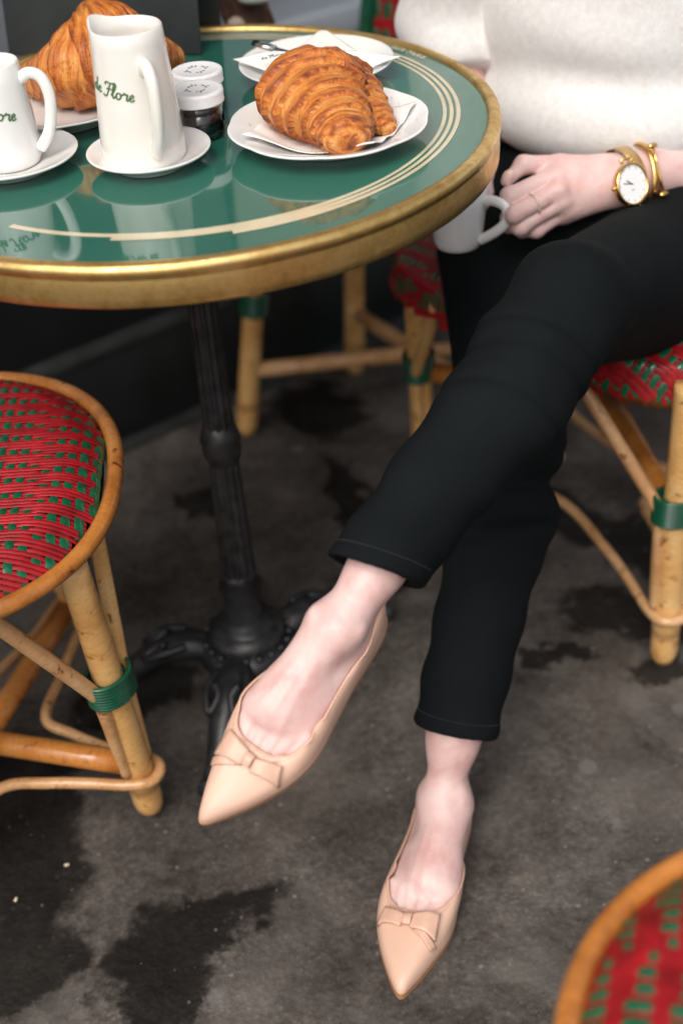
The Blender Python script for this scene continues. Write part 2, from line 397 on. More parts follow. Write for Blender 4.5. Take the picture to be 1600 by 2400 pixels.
class MB:
    """collects several simple shapes into ONE mesh (a single part)"""
    def __init__(self): self.v = []; self.f = []; self.uv = []; self.nd = []
    def add(self, verts, faces, uv=None, nd=None):
        b = len(self.v); self.v += [tuple(map(float, p)) for p in verts]
        self.f += [tuple(int(i) + b for i in q) for q in faces]
        self.uv += list(uv) if uv is not None else [(p[0], p[1]) for p in verts]
        self.nd += list(nd) if nd is not None else [0.0] * len(verts)
        return self
    def tube(self, pts, r, seg=10, closed=False, caps=True, flat=1.0, nodes=(), up=None):
        P = np.array(pts, float); n = len(P)
        R = np.full(n, r, float) if np.isscalar(r) else np.array(r, float)
        if closed: T = np.roll(P, -1, 0) - np.roll(P, 1, 0)
        else: T = np.gradient(P, axis=0)
        T /= np.linalg.norm(T, axis=1)[:, None] + 1e-12
        a = np.array(up if up is not None else ((0, 0, 1) if abs(T[0][2]) < 0.9 else (1, 0, 0)), float)
        N0 = np.cross(T[0], a); N0 /= np.linalg.norm(N0)
        vs_, uv, nd = [], [], []
        cum = np.concatenate([[0], np.cumsum(np.linalg.norm(np.diff(P, axis=0), axis=1))])
        Nn = N0
        for i in range(n):
            if up is not None: Nn = np.cross(T[i], a)
            else: Nn = Nn - T[i] * (Nn @ T[i])
            Nn = Nn / (np.linalg.norm(Nn) + 1e-12); Bn = np.cross(T[i], Nn)
            nv = 0.0; rr = R[i]
            for c in nodes:
                d = abs(cum[i] - c)
                if d < 0.009: nv = max(nv, 1 - d / 0.009)
            for k in range(seg):
                th = 2 * PI * k / seg
                vs_.append(P[i] + rr * (math.cos(th) * Nn + flat * math.sin(th) * Bn))
                uv.append((k / seg, cum[i])); nd.append(nv)
        fs = []
        for i in range(n if closed else n - 1):
            for k in range(seg):
                fs.append((i * seg + k, i * seg + (k + 1) % seg, ((i + 1) % n) * seg + (k + 1) % seg, ((i + 1) % n) * seg + k))
        if caps and not closed:
            fs.append(tuple(range(seg))[::-1]); fs.append(tuple(range((n - 1) * seg, n * seg)))
        return self.add(vs_, fs, uv, nd)
    def lathe(self, prof, centre=(0, 0, 0), seg=64, close_ends=True, fr=None, a0=0.0, a1=2 * PI):
        full = abs(a1 - a0 - 2 * PI) < 1e-6
        vs_, fs = [], []; n = len(prof); m = seg if full else seg + 1
        for j in range(m):
            th = a0 + (a1 - a0) * j / seg; c, s = math.cos(th), math.sin(th)
            for i, (r, z) in enumerate(prof):
                rr = r * (fr(th, r) if fr else 1)
                vs_.append((centre[0] + rr * c, centre[1] + rr * s, centre[2] + z))
        for j in range(seg):
            jj = (j + 1) % m
            for i in range(n - 1):
                fs.append((j * n + i, jj * n + i, jj * n + i + 1, j * n + i + 1))
        return self.add(vs_, fs)
    def box(self, c, size, rot=None, bev=0.0):
        bm = bmesh.new(); bmesh.ops.create_cube(bm, size=1.0)
        for v in bm.verts: v.co = Vector((v.co.x * size[0], v.co.y * size[1], v.co.z * size[2]))
        if bev: bmesh.ops.bevel(bm, geom=bm.edges[:], offset=bev, segments=2, affect='EDGES', profile=0.5)
        Rm = rot if rot is not None else Matrix.Identity(3)
        bm.verts.index_update()
        self.add([Vector(c) + Rm @ v.co for v in bm.verts], [[v.index for v in f.verts] for f in bm.faces])
        bm.free(); return self
    def build(self, name, mat, parent=None, smooth=True):
        me = mesh_from(self.v, self.f, name)
        uvl = me.uv_layers.new(name='UVMap')
        li = np.empty(len(me.loops), np.int32); me.loops.foreach_get('vertex_index', li)
        uvl.data.foreach_set('uv', np.array(self.uv, np.float32)[li].ravel())
        if any(self.nd):
            at = me.attributes.new('node', 'FLOAT', 'POINT'); at.data.foreach_set('value', np.array(self.nd, np.float32))
        bm = bmesh.new(); bm.from_mesh(me); bmesh.ops.remove_doubles(bm, verts=bm.verts, dist=1e-6)
        bmesh.ops.recalc_face_normals(bm, faces=bm.faces); bm.to_mesh(me); bm.free()
        return link_mesh(name, me, mat, parent, smooth)

def autosmooth(o, deg=40):
    me = o.data
    bm = bmesh.new(); bm.from_mesh(me)
    lim = math.radians(deg)
    for e in bm.edges:
        if len(e.link_faces) == 2 and e.calc_face_angle(0) > lim: e.smooth = False
    bm.to_mesh(me); bm.free(); return o

# ------------------------------------------------------------------ implicit surfaces (bodies and clothes)
def seg_d(P, a, b, ra, rb, flat=None):
    a = np.array(a, np.float32); b = np.array(b, np.float32)
    ab = b - a; t = np.clip(((P - a) @ ab) / (ab @ ab + 1e-12), 0, 1)
    D = P - a - t[..., None] * ab
    if flat is not None:
        n = np.array(flat[0], np.float32); n = n / np.linalg.norm(n)
        D = D + (D @ n)[..., None] * n * (1.0 / flat[1] - 1.0)
    return np.sqrt((D * D).sum(-1)) - (ra + (rb - ra) * t)
def ell_d(P, c, rad, axes=None):
    D = P - np.array(c, np.float32)
    if axes is not None: D = D @ np.array(axes, np.float32).T
    rad = np.array(rad, np.float32)
    k0 = np.sqrt(((D / rad) ** 2).sum(-1)); k1 = np.sqrt(((D / (rad * rad)) ** 2).sum(-1)) + 1e-9
    return k0 * (k0 - 1) / k1
def smin(a, b, k):
    h = np.clip(0.5 + 0.5 * (b - a) / k, 0, 1)
    return b + (a - b) * h - k * h * (1 - h)
def smax(a, b, k): return -smin(-a, -b, k)

def surface_nets(fn, lo, hi, h):
    lo = np.array(lo, np.float32); hi = np.array(hi, np.float32)
    n = np.ceil((hi - lo) / h).astype(int) + 1
    ax = [lo[i] + h * np.arange(n[i], dtype=np.float32) for i in range(3)]
    V = np.empty(n, np.float32)
    for i0 in range(0, n[0], 16):
        G = np.stack(np.meshgrid(ax[0][i0:i0 + 16], ax[1], ax[2], indexing='ij'), -1)
        V[i0:i0 + 16] = fn(G)
    S = V < 0
    c = np.zeros(n - 1, np.int8)
    for dx in (0, 1):
        for dy in (0, 1):
            for dz in (0, 1):
                c += S[dx:n[0] - 1 + dx, dy:n[1] - 1 + dy, dz:n[2] - 1 + dz]
    act = (c > 0) & (c < 8)
    idx = np.full(n - 1, -1, np.int64); I = np.argwhere(act); idx[act] = np.arange(len(I))
    acc = np.zeros((len(I), 3), np.float64); cnt = np.zeros(len(I))
    cor = [np.array(k) for k in ((0,0,0),(1,0,0),(0,1,0),(1,1,0),(0,0,1),(1,0,1),(0,1,1),(1,1,1))]
    for i in range(8):
        for a in range(3):
            if cor[i][a] == 0:
                j = cor[i].copy(); j[a] = 1
                A = I + cor[i]; Bq = I + j
                va = V[A[:, 0], A[:, 1], A[:, 2]]; vb = V[Bq[:, 0], Bq[:, 1], Bq[:, 2]]
                m = (va < 0) != (vb < 0)
                t = np.where(m, va / np.where(m, va - vb, 1), 0)
                p = cor[i] + t[:, None] * (j - cor[i])
                acc[m] += p[m]; cnt[m] += 1
    verts = lo + h * (I + acc / cnt[:, None])
    quads = []
    for a in range(3):
        b, c_ = (a + 1) % 3, (a + 2) % 3
        sl0 = [slice(1, n[i] - 1) for i in range(3)]; sl1 = list(sl0)
        sl0[a] = slice(0, n[a] - 1); sl1[a] = slice(1, n[a])
        s0 = S[tuple(sl0)]; s1 = S[tuple(sl1)]
        E = np.argwhere(s0 != s1); ins = s0[tuple(E.T)]
        off = np.array([0 if i == a else 1 for i in range(3)]); E = E + off
        eb = np.zeros(3, int); eb[b] = 1; ec = np.zeros(3, int); ec[c_] = 1
        q = np.stack([idx[tuple((E - eb - ec).T)], idx[tuple((E - ec).T)], idx[tuple(E.T)], idx[tuple((E - eb).T)]], 1)
        q[~ins] = q[~ins][:, ::-1]
        quads.append(q)
    return verts, np.concatenate(quads)

def wob(P, s, seed=0):
    """cheap smooth noise in about [-1,1]"""
    r = np.random.default_rng(seed); out = 0
    for _ in range(5):
        k = r.normal(size=3); k = k / np.linalg.norm(k) * s * r.uniform(0.6, 1.5)
        out = out + np.sin(P @ k.astype(np.float32) + r.uniform(0, 6.28))
    return out / 3.0

# ================================================================== THE SETTING
def ground():
    me = mesh_from([(-30, -30, 0), (30, -30, 0), (30, 30, 0), (-30, 30, 0)], [(0, 1, 2, 3)], 'ground')
    o = link_mesh('ground', me, 'asphalt', None, False); tag(o, kind='structure')
ground()

# facade behind the table : runs away to the right
WD = Vector((0.810, 0.586, 0)); WN = Vector((0.586, -0.810, 0))          # along, and out towards the camera
W0 = Vector((-0.218, 0.574, 0))
WR = Matrix(((WD.x, -WN.x, 0), (WD.y, -WN.y, 0), (0, 0, 1)))
def wpt(s, out, z): return W0 + WD * s + WN * out + Vector((0, 0, z))
def facade():
    t = thing('cafe_facade', 'near-black painted cafe wall with skirting rail and grey window above', 'wall', W0)
    def slab(name, s0, s1, z0, z1, out, thick, mat, bev=0.004, parent=t):
        b = MB(); b.box(wpt((s0 + s1) / 2, out - thick / 2, (z0 + z1) / 2), (s1 - s0, thick, z1 - z0), WR, bev)
        return autosmooth(b.build(name, mat, parent))
    slab('wall_panel', -3, 5, 0.19, 0.50, -0.012, 0.1, 'skirting')
    slab('skirting_board', -3, 5, 0.0, 0.165, 0.0, 0.11, 'skirting', 0.006)
    slab('skirting_rail', -3, 5, 0.165, 0.19, 0.006, 0.11, 'rail', 0.008)
    slab('kerb_strip', -3, 5, 0.0, 0.012, 0.022, 0.03, 'rail', 0.004)
    slab('window_sill', -3, 5, 0.50, 0.535, 0.03, 0.14, 'rail', 0.008)
    for k in range(5):
        s0 = -3 + 1.6 * k
        pn = slab('window_pane', s0 + 0.05, s0 + 1.55, 0.575, 1.10, -0.03, 0.02, 'grey_pane', 0.002)
        slab('window_frame', s0, s0 + 0.05, 0.535, 2.5, 0.0, 0.09, 'skirting', 0.004, pn)
        slab('window_frame', s0 + 0.05, s0 + 1.55, 0.535, 0.575, 0.0, 0.09, 'grey_pane', 0.004, pn)
        slab('facade_panel', s0 + 0.05, s0 + 1.55, 1.10, 2.5, -0.02, 0.03, 'facade', 0.003)
    slab('fascia', -3, 5, 2.5, 3.4, 0.02, 0.16, 'skirting', 0.01)
    b = MB()
    p0, p1 = wpt(-3, 0.02, 2.75), wpt(5, 0.02, 2.75); q0, q1 = wpt(-3, 0.75, 2.50), wpt(5, 0.75, 2.50)
    b.add([p0, p1, q1, q0, p0 + Vector((0, 0, .012)), p1 + Vector((0, 0, .012)), q1 + Vector((0, 0, .012)), q0 + Vector((0, 0, .012))], [(0, 1, 2, 3), (4, 5, 6, 7), (0, 1, 5, 4), (1, 2, 6, 5), (2, 3, 7, 6), (3, 0, 4, 7)])
    b.build('added_shade_awning', 'facade', t, False)  # unseen awning, added to keep skylight off the wall and the rear chair
facade()

# ================================================================== TABLE
TZ = 0.73
def table():
    t = thing('bistro_table', 'round green enamel bistro table with worn brass rim on black iron foot', 'table', (0, 0, 0))
    b = MB()
    b.lathe([(0.0, TZ), (0.10, TZ), (0.20, TZ), (0.28, TZ), (0.2985, TZ), (0.2985, TZ - 0.02), (0.0, TZ - 0.02)], seg=160)
    top = autosmooth(b.build('table_top', 'enamel', t), 30)
    # brass rim : slightly hammered band with a rounded bead on top
    b = MB()
    prof = [(0.2975, TZ - 0.004), (0.2985, TZ + 0.0012), (0.3005, TZ + 0.0034), (0.3045, TZ + 0.0042), (0.3080, TZ + 0.0036), (0.3110, TZ + 0.0010),
            (0.3122, TZ - 0.0030), (0.3112, TZ - 0.0066), (0.3094, TZ - 0.0080), (0.3098, TZ - 0.0105), (0.3106, TZ - 0.016), (0.3108, TZ - 0.026), (0.3104, TZ - 0.0325),
            (0.3085, TZ - 0.0352), (0.303, TZ - 0.0356), (0.296, TZ - 0.0350), (0.296, TZ - 0.012)]
    def irregular(th, r): return 1 + 0.0018 * math.sin(3 * th + 1) + 0.0011 * math.sin(11 * th) + 0.0006 * math.sin(29 * th + 2) if r > 0.30 else 1
    b.lathe(prof, seg=240, fr=irregular)
    b.build('brass_rim', 'brass', t)
    # three cream rings of inlay, ending one after another at the front
    cx, cy = 0.003, 0.011
    def arc(r0, r1, a0, a1, z):
        vs_, fs = [], []; n = 200
        for i in range(n + 1):
            a = a0 + (a1 - a0) * i / n
            k = min(1, max(0, (math.degrees(a) + 66) / 22))      # towards the front the rings run together
            g = 0.0016 * (1 - k)
            for r in (r0 - g, r1 + g): vs_.append((cx + r * math.cos(a), cy + r * math.sin(a), z))
        for i in range(n): fs.append((2 * i, 2 * i + 1, 2 * i + 3, 2 * i + 2))
        return vs_, fs
    for r0, r1, a_start, z in ((0.2545, 0.2580, -122.5, 0.00025), (0.2610, 0.2646, -100.5, 0.00035), (0.2674, 0.2714, -78.5, 0.00045)):
        b = MB(); v, f = arc(r0, r1, math.radians(a_start), math.radians(150), TZ + z); b.add(v, f)
        b.build('inlay_ring', 'stripe', t)
    # maker's lettering along the far edge
    cu = bpy.data.curves.new('lettering', 'FONT'); cu.body = 'ETS SAUBER PARIS'; cu.size = 0.0105; cu.offset = 0.0003; cu.align_x = 'CENTER'
    cu.space_character = 1.12
    tmp = bpy.data.objects.new('tmp', cu); COL.objects.link(tmp)
    dg = bpy.context.evaluated_depsgraph_get(); me = bpy.data.meshes.new_from_object(tmp.evaluated_get(dg))
    bpy.data.objects.remove(tmp)
    for v in me.vertices:
        x, y = v.co.x, v.co.y
        r = 0.2885 + y; a = math.radians(39.5) - x * 1.05 / r
        v.co = (r * math.cos(a), r * math.sin(a), TZ + 0.0006)
    link_mesh('lettering', me, 'stripe', t, False)
    # iron pedestal
    b = MB()
    def flute(th, r): return 1 + 0.05 * math.cos(12 * th)
    b.lathe([(0.0152, 0.675), (0.0152, 0.62), (0.0158, 0.45), (0.0165, 0.385)], seg=144, fr=flute)
    b.lathe([(0.0165, 0.345), (0.0170, 0.33), (0.0190, 0.24), (0.0205, 0.175)], seg=144, fr=flute)
    b.build('pole', 'iron', t)
    b = MB()
    b.lathe([(0.0, 0.700), (0.10, 0.700), (0.10, 0.694), (0.05, 0.690), (0.026, 0.680), (0.019, 0.672), (0.0, 0.672)], seg=48)
    b.build('top_plate', 'iron', t)
    b = MB()
    b.lathe([(0.016, 0.388), (0.019, 0.384), (0.0215, 0.376), (0.0235, 0.368), (0.0205, 0.362), (0.0225, 0.356), (0.0215, 0.348), (0.0185, 0.341), (0.016, 0.336)], seg=48)
    b.build('collar', 'iron', t)
    b = MB()
    b.lathe([(0.0200, 0.180), (0.0218, 0.178), (0.0218, 0.170), (0.0204, 0.167), (0.0225, 0.14), (0.0255, 0.115), (0.027, 0.108), (0.031, 0.104), (0.031, 0.099),
             (0.036, 0.097), (0.045, 0.092), (0.049, 0.083), (0.048, 0.079), (0.057, 0.075), (0.062, 0.067), (0.063, 0.056), (0.055, 0.048), (0.0, 0.038)], seg=72)
    for k in range(20):                     # cast beads round the boss
        a = 2 * PI * k / 20; c = (0.0525 * math.cos(a), 0.0525 * math.sin(a), 0.079)
        b.lathe([(0, 0.005), (0.004, 0.0035), (0.0055, 0), (0.004, -0.0035)], c, seg=8)
    b.build('base_boss', 'iron', t)
    for k, a in enumerate((-103, 30, 95, 181)):
        a = math.radians(a); d = np.array([math.cos(a), math.sin(a), 0])
        pts = catmull([d * 0.035 + [0, 0, 0.055], d * 0.070 + [0, 0, 0.070], d * 0.110 + [0, 0, 0.064], d * 0.150 + [0, 0, 0.036], d * 0.182 + [0, 0, 0.017], d * 0.205 + [0, 0, 0.016]], 6)
        b = MB(); b.tube(pts, np.interp(np.linspace(0, 1, len(pts)), [0, .25, .7, .85, 1], [0.021, 0.022, 0.0145, 0.0145, 0.017]), 14, flat=0.85)
        side = np.array([-d[1], d[0], 0])
        for s in (-1, 1):                   # scrolls of the cast foot
            q = catmull([d * 0.075 + side * s * 0.018 + [0, 0, 0.082], d * 0.105 + side * s * 0.024 + [0, 0, 0.078], d * 0.128 + side * s * 0.016 + [0, 0, 0.066],
                         d * 0.112 + side * s * 0.008 + [0, 0, 0.078], d * 0.10 + side * s * 0.014 + [0, 0, 0.085]], 6)
            b.tube(q, 0.0055, 8)
        b.build('foot', 'iron', t)
table()

# ================================================================== WOVEN BISTRO CHAIRS
def weave(mapper, inside, U, V, pu, pv, seed=0):
    """red wefts (along u) over green warps (along v); returns two mesh builders"""
    nu, nv = int(U / pu), int(V / pv)
    ln = [3, 2, 2, 1, 1, 2, 2, 3]
    r_ = random.Random(seed)
    def green(i, k):                       # is the green warp i on top at weft k ?
        j = i % 8; per = 5
        o = 0 if j < 4 else 2
        kk = (k + o + (i // 8) * 2) % per
        return kk < ln[j] and not (ln[j] == 1 and kk > 0)
    red, grn = MB(), MB()
    for k in range(-nv, nv + 1):
        v = k * pv; run = []
        def flush():
            if len(run) > 3:
                vs_, fs = [], []
                for (u, h) in run:
                    for dv, dh in ((-0.47, -0.0006), (-0.2, 0.0006), (0.2, 0.0006), (0.47, -0.0006)):
                        vs_.append(mapper(u, v + dv * pv, h + dh))
                for a in range(len(run) - 1):
                    for b in range(3): fs.append((a * 4 + b, a * 4 + b + 1, a * 4 + b + 5, a * 4 + b + 4))
                red.add(vs_, fs)
            run.clear()
        j1 = r_.uniform(-.00025, .00025)
        for i in range(-nu * 2, nu * 2 + 1):
            u = i * pu / 2
            if not inside(u, v): flush(); continue
            if i % 2 == 0: h = -0.0013 if green(i // 2, k) else 0.0013
            else:
                g1, g2 = green((i - 1) // 2, k), green((i + 1) // 2, k)
                h = 0.0009 if not (g1 and g2) else 0.0
                if g1 != g2: h = 0.0002
            run.append((u, h + j1))
        flush()
    for i in range(-nu, nu + 1):
        u = i * pu; run = []
        def flush2():
            if len(run) > 2:
                vs_, fs = [], []
                for (v, h) in run:
                    for du, dh in ((-0.34, -0.0005), (-0.14, 0.0006), (0.14, 0.0006), (0.34, -0.0005)):
                        vs_.append(mapper(u + du * pu, v, h + dh))
                for a in range(len(run) - 1):
                    for b in range(3): fs.append((a * 4 + b, a * 4 + b + 1, a * 4 + b + 5, a * 4 + b + 4))
                grn.add(vs_, fs)
            run.clear()
        for k in range(-nv, nv + 1):
            v = k * pv
            if not inside(u, v): flush2(); continue
            run.append((v, 0.0012 if green(i, k) else -0.0012))
        flush2()
    return red, grn

def lerp(a, b, t): return np.array(a, float) * (1 - t) + np.array(b, float) * t

def bistro_chair(label, c, zs, R, rot, legs, back_dir, group, pu=0.0100, pv=0.0044, hoop=True, apron=0.0, back=True, back_h=0.42, ringmat='bamboo_ring', centre=None, sq=None, pairs=None, zst=0.10, braces=True, zlace=0.245):
    cx, cy = c
    t = thing('bistro_chair', label, 'chair', (cx, cy, 0), group)
    ca, sa = math.cos(rot), math.sin(rot)
    Rw = R - (0.007 if not apron else 0.012)
    A_, B_, EX = sq if sq else (R, R, 2.0)
    RA, RB = A_, B_
    if not apron: A_, B_ = A_ - 0.007, B_ - 0.007
    def qf(u, v): return ((abs(u) / A_) ** EX + (abs(v) / B_) ** EX) ** (1 / EX)
    crown = 0.004 if apron else 0.023
    def mapper(u, v, h):
        q = qf(u, v)
        # slightly crowned seat that rolls down into the ring
        z = zs + crown - 0.006 * q * q - (0.022 * max(0, (q - 0.78) / 0.22) ** 1.8) + h
        f = 1
        if apron and q > 0.90:
            z -= (q - 0.90) / 0.10 * apron; f = (0.90 + (q - 0.90) * 0.35) / q
        u, v = u * f, v * f
        return (cx + u * ca - v * sa, cy + u * sa + v * ca, z)
    red, grn = weave(mapper, lambda u, v: qf(u, v) < 1, A_, B_, pu, pv, 3)
    tag(red.build('red_strands', 'red', t), kind='stuff'); tag(grn.build('green_strands', 'green', t), kind='stuff')
    b = MB(); ps_ = []
    for a in np.linspace(0, 2 * PI, 48, endpoint=False):
        f = 1 / qf(math.cos(a), math.sin(a)); ps_.append([(f * math.cos(a) * g, f * math.sin(a) * g, z) for g, z in ((0, zs + crown - 0.004), (0.78, zs + crown - 0.009), (0.97 if not apron else 0.91, zs - 0.014 - apron * 0.9), (0, zs - 0.016 - apron))])
    b.add([(cx + u * ca - v * sa, cy + u * sa + v * ca, z) for p in ps_ for (u, v, z) in p], [(k * 4 + i, ((k + 1) % 48) * 4 + i, ((k + 1) % 48) * 4 + i + 1, k * 4 + i + 1) for k in range(48) for i in range(3)])
    b.build('seat_base', 'underlay', t)
    # bamboo hoop round the seat
    zr = zs - 0.004
    if not apron:
        pts = []
        for a in np.linspace(0, 2 * PI, 96, endpoint=False):
            f = 1 / ((abs(math.cos(a)) / RA) ** EX + (abs(math.sin(a)) / RB) ** EX) ** (1 / EX)
            pts.append((cx + f * (math.cos(a) * ca - math.sin(a) * sa), cy + f * (math.cos(a) * sa + math.sin(a) * ca), zr + 0.0012 * math.sin(3 * a + rot)))
        L_ = 2 * PI * R
        b = MB(); b.tube(pts, 0.0085, 12, closed=True, nodes=[L_ * q for q in (0.09, 0.30, 0.52, 0.73, 0.905)])
        b.build('seat_ring', ringmat, t)
    zr -= 0.006
    mid = np.array([cx, cy, zst + 0.005]) if centre is None else np.array(centre, float)
    for (top, foot) in legs:
        top, foot = np.array(top, float), np.array(foot, float)
        ax = (foot - top) / np.linalg.norm(foot - top); Lg = np.linalg.norm(foot - top)
        ts = np.linspace(0, 1, 40); pts = [lerp(top, foot, q) for q in ts]
        rr = 0.0150 + 0.0022 * ts + 0.0010 * np.exp(-((ts - 0.86) / 0.02) ** 2) + 0.0006 * np.exp(-((ts - 0.45) / 0.02) ** 2)
        rr[-1] *= 0.72; rr[-2] *= 0.93
        pts[-1] = foot
        b = MB(); b.tube(pts, rr, 16, nodes=[Lg * 0.865])
        leg = b.build('leg', 'bamboo', t)
        out = np.array([top[0] - cx, top[1] - cy, 0]); out /= np.linalg.norm(out) + 1e-9
        tan = np.array([-out[1], out[0], 0])
        twr = (top[2] - zlace) / (top[2] - foot[2])
        W = lerp(top, foot, twr)
        # green lacing round leg and braces
        b = MB()
        nW = 8
        for k in range(nW):
            p = W + ax * (k - nW / 2) * 0.0046
            ring = []
            for a in np.linspace(0, 2 * PI, 24, endpoint=False):
                ring.append(p + tan * math.cos(a) * 0.0275 + out * math.sin(a) * 0.0195 )
            b.tube(ring, 0.0028, 6, closed=True)
        b.tube([W - ax * 0.0175, W + ax * 0.0155], 0.0185, 20, flat=1.0)
        b.build('green_lacing', 'wrap', leg)
        for s in (-1, 1):
            ang = math.atan2(out[1], out[0]) + s * 0.52
            if not braces: break
            fr_ = (R - 0.004) if not sq else 0.90 / qf(math.cos(ang - rot), math.sin(ang - rot))
            rtop = np.array([cx + fr_ * math.cos(ang), cy + fr_ * math.sin(ang), zr - apron * 0.8])
            p1 = W + tan * s * 0.0205; p2 = lerp(W, foot, 0.62) + tan * s * 0.0175
            q = catmull([rtop, lerp(rtop, p1, 0.5), lerp(rtop, p1, 0.92), p1 + ax * 0.008, lerp(p1, p2, 0.5), p2], 7)
            b = MB(); b.tube(q, np.interp(np.linspace(0, 1, len(q)), [0, .5, 1], [0.0088, 0.0082, 0.0062]), 10)
            b.build('brace', 'bamboo' if s > 0 else 'rattan', leg)
        if pairs: continue
        J = lerp(top, foot, (top[2] - zst) / (top[2] - foot[2]))
        inn = mid - J; inn /= np.linalg.norm(inn)
        b = MB(); b.tube([J + inn * 0.012, lerp(J, mid, 0.35), lerp(J, mid, 0.7), mid - inn * 0.004], 0.0138, 14, nodes=[0.04])
        b.build('stretcher', 'bamboo_ring', t)
    if hoop:                                # one thin rattan rod that hugs every leg and swings in towards the middle between them
        L2 = []
        for (top, foot) in legs:
            top, foot = np.array(top, float), np.array(foot, float)
            J = lerp(top, foot, (top[2] - 0.088) / (top[2] - foot[2])); L2.append((math.atan2(J[1] - mid[1], J[0] - mid[0]), J))
        L2.sort(key=lambda e: e[0]); q = []
        for k, (an, J) in enumerate(L2):
            i2 = mid - J; i2[2] = 0; D = np.linalg.norm(i2); i2 /= D; sd_ = np.array([-i2[1], i2[0], 0])
            q += [J + i2 * D * 0.50 + sd_ * 0.038 + [0, 0, 0.004], J + i2 * D * 0.25 + sd_ * 0.027, J + sd_ * 0.0235 + i2 * 0.01, J - i2 * 0.016 + sd_ * 0.016, J - i2 * 0.0235,
                  J - i2 * 0.016 - sd_ * 0.016, J - sd_ * 0.0235 + i2 * 0.01, J + i2 * D * 0.25 - sd_ * 0.027, J + i2 * D * 0.50 - sd_ * 0.038 + [0, 0, 0.004]]
            o1 = -i2; o2 = L2[(k + 1) % len(L2)][1] - mid; o2[2] = 0; o2 /= np.linalg.norm(o2)
            bt = o1 + o2; bt = bt / (np.linalg.norm(bt) + 1e-6) if np.linalg.norm(bt) > 0.2 else -sd_
            q.append(np.array([mid[0], mid[1], 0.098]) + bt * 0.075)
        b = MB(); b.tube(catmull(q, 7, closed=True), 0.0066, 10, closed=True); b.build('rattan_loop', 'rattan', t)
    for (i, j) in (pairs or ()):
        at_ = lambda lg: lerp(lg[0], lg[1], (lg[0][2] - zst) / (lg[0][2] - lg[1][2]))
        p, q = at_(legs[i]), at_(legs[j])
        b = MB(); b.tube([p, lerp(p, q, .3), lerp(p, q, .7), q], 0.0125, 12, nodes=[0.05]); b.build('stretcher', 'rattan', t)
    if back:
        ba = back_dir
        d = np.array([math.cos(ba), math.sin(ba), 0]); n = np.array([-d[1], d[0], 0])
        hw = R * 0.86
        base = np.array([cx, cy, 0]) + d * R * 0.80
        def bp(u, z):                      # u in [-1,1] across, z up; curved round the sitter and leaning back
            return base + n * u * hw - d * (0.055 * u * u) + d * (z - zs) * 0.16 + np.array([0, 0, z])
        q = [bp(-1, zs - 0.02), bp(-1, zs + back_h * 0.4), bp(-0.98, zs + back_h * 0.75), bp(-0.72, zs + back_h * 0.97), bp(0, zs + back_h * 1.03), bp(0.72, zs + back_h * 0.97),
             bp(0.98, zs + back_h * 0.75), bp(1, zs + back_h * 0.4), bp(1, zs - 0.02)]
        b = MB(); b.tube(catmull(q, 9), 0.0135, 12); b.build('back_frame', 'wrap', t)
        hb = back_h * 0.46
        def mp(u, v, h):
            p = bp(u / hw, zs + back_h * 0.50 + v) - d * (h + 0.002)
            return tuple(p)
        red, grn = weave(mp, lambda u, v: abs(u) < hw * 0.95 and abs(v) < hb and not (v > hb * 0.45 and abs(u) > hw * (0.95 - 0.5 * ((v / hb) - 0.45))), hw, hb, pu * 1.25, pv * 1.3, 5)
        tag(red.build('back_red_strands', 'red', t), kind='stuff'); tag(grn.build('back_green_strands', 'green', t), kind='stuff')
    return t

def ring_legs(c, zs, r_top, r_foot, angs):
    return [((c[0] + r_top * math.cos(a), c[1] + r_top * math.sin(a), zs - 0.012), (c[0] + r_foot * math.cos(a), c[1] + r_foot * math.sin(a), 0.004)) for a in angs]

G_CH = 'woven red and green bistro chairs'
# 1. at the left, empty, seat in full view
c1 = (-0.294, -0.180)
legs1 = [((-0.1253, -0.2931, 0.4280), (-0.1150, -0.2141, 0.0120)), ((-0.235, -0.080, 0.435), (-0.215, 0.115, 0.004)), ((-0.41, -0.20, 0.435), (-0.44, -0.19, 0.004)), ((-0.36, -0.33, 0.435), (-0.385, -0.37, 0.004))]
bistro_chair('empty bistro chair with a red seat flecked green, left of the iron table foot', c1, 0.450, 0.200, math.radians(2), legs1, math.radians(176), G_CH, pu=0.0116, pv=0.0050, back_h=0.4, sq=(0.202, 0.222, 2.3))
# 2. behind the table, near the wall
c2 = (0.180, 0.620)
legs2 = [((0.050, 0.580, 0.43), (-0.014, 0.592, 0.0)), ((0.32, 0.60, 0.43), (0.36, 0.61, 0.0)), ((0.33, 0.50, 0.43), (0.36, 0.46, 0.0)), ((0.19, 0.74, 0.43), (0.17, 0.76, 0.0))]
bistro_chair('blurred empty bistro chair behind the table with its back against the dark wall', c2, 0.445, 0.165, math.radians(30), legs2, math.radians(20), G_CH, pu=0.013, pv=0.006, hoop=False, pairs=((0, 1), (2, 3)), zst=0.115, braces=False, zlace=0.235, back_h=0.40)
# 3. under the seated woman : broad square seat, front edge towards the table
c3 = (0.486, 0.246)
e3, n3 = np.array([0.654, -0.756]), np.array([-0.756, -0.654])
m3 = np.array([0.330, 0.115])
def l3(a, b_, z): return (*(m3 + e3 * a - n3 * b_), z)
legs3 = [(l3(-0.215, 0.075, 0.41), l3(-0.235, 0.105, 0.0)), ((0.5136, -0.0366, 0.4150), (0.5175, -0.0228, 0.0040)), (l3(0.19, 0.30, 0.41), l3(0.20, 0.33, 0.0)), (l3(-0.19, 0.30, 0.41), l3(-0.21, 0.34, 0.0))]
bistro_chair('bistro chair at the right that the woman in black trousers sits on', c3, 0.436, 0.215, math.radians(-49.1), legs3, math.radians(41), G_CH, pu=0.012, pv=0.0055, apron=0.024, back_h=0.42, sq=(0.285, 0.222, 3.6), zst=0.235)
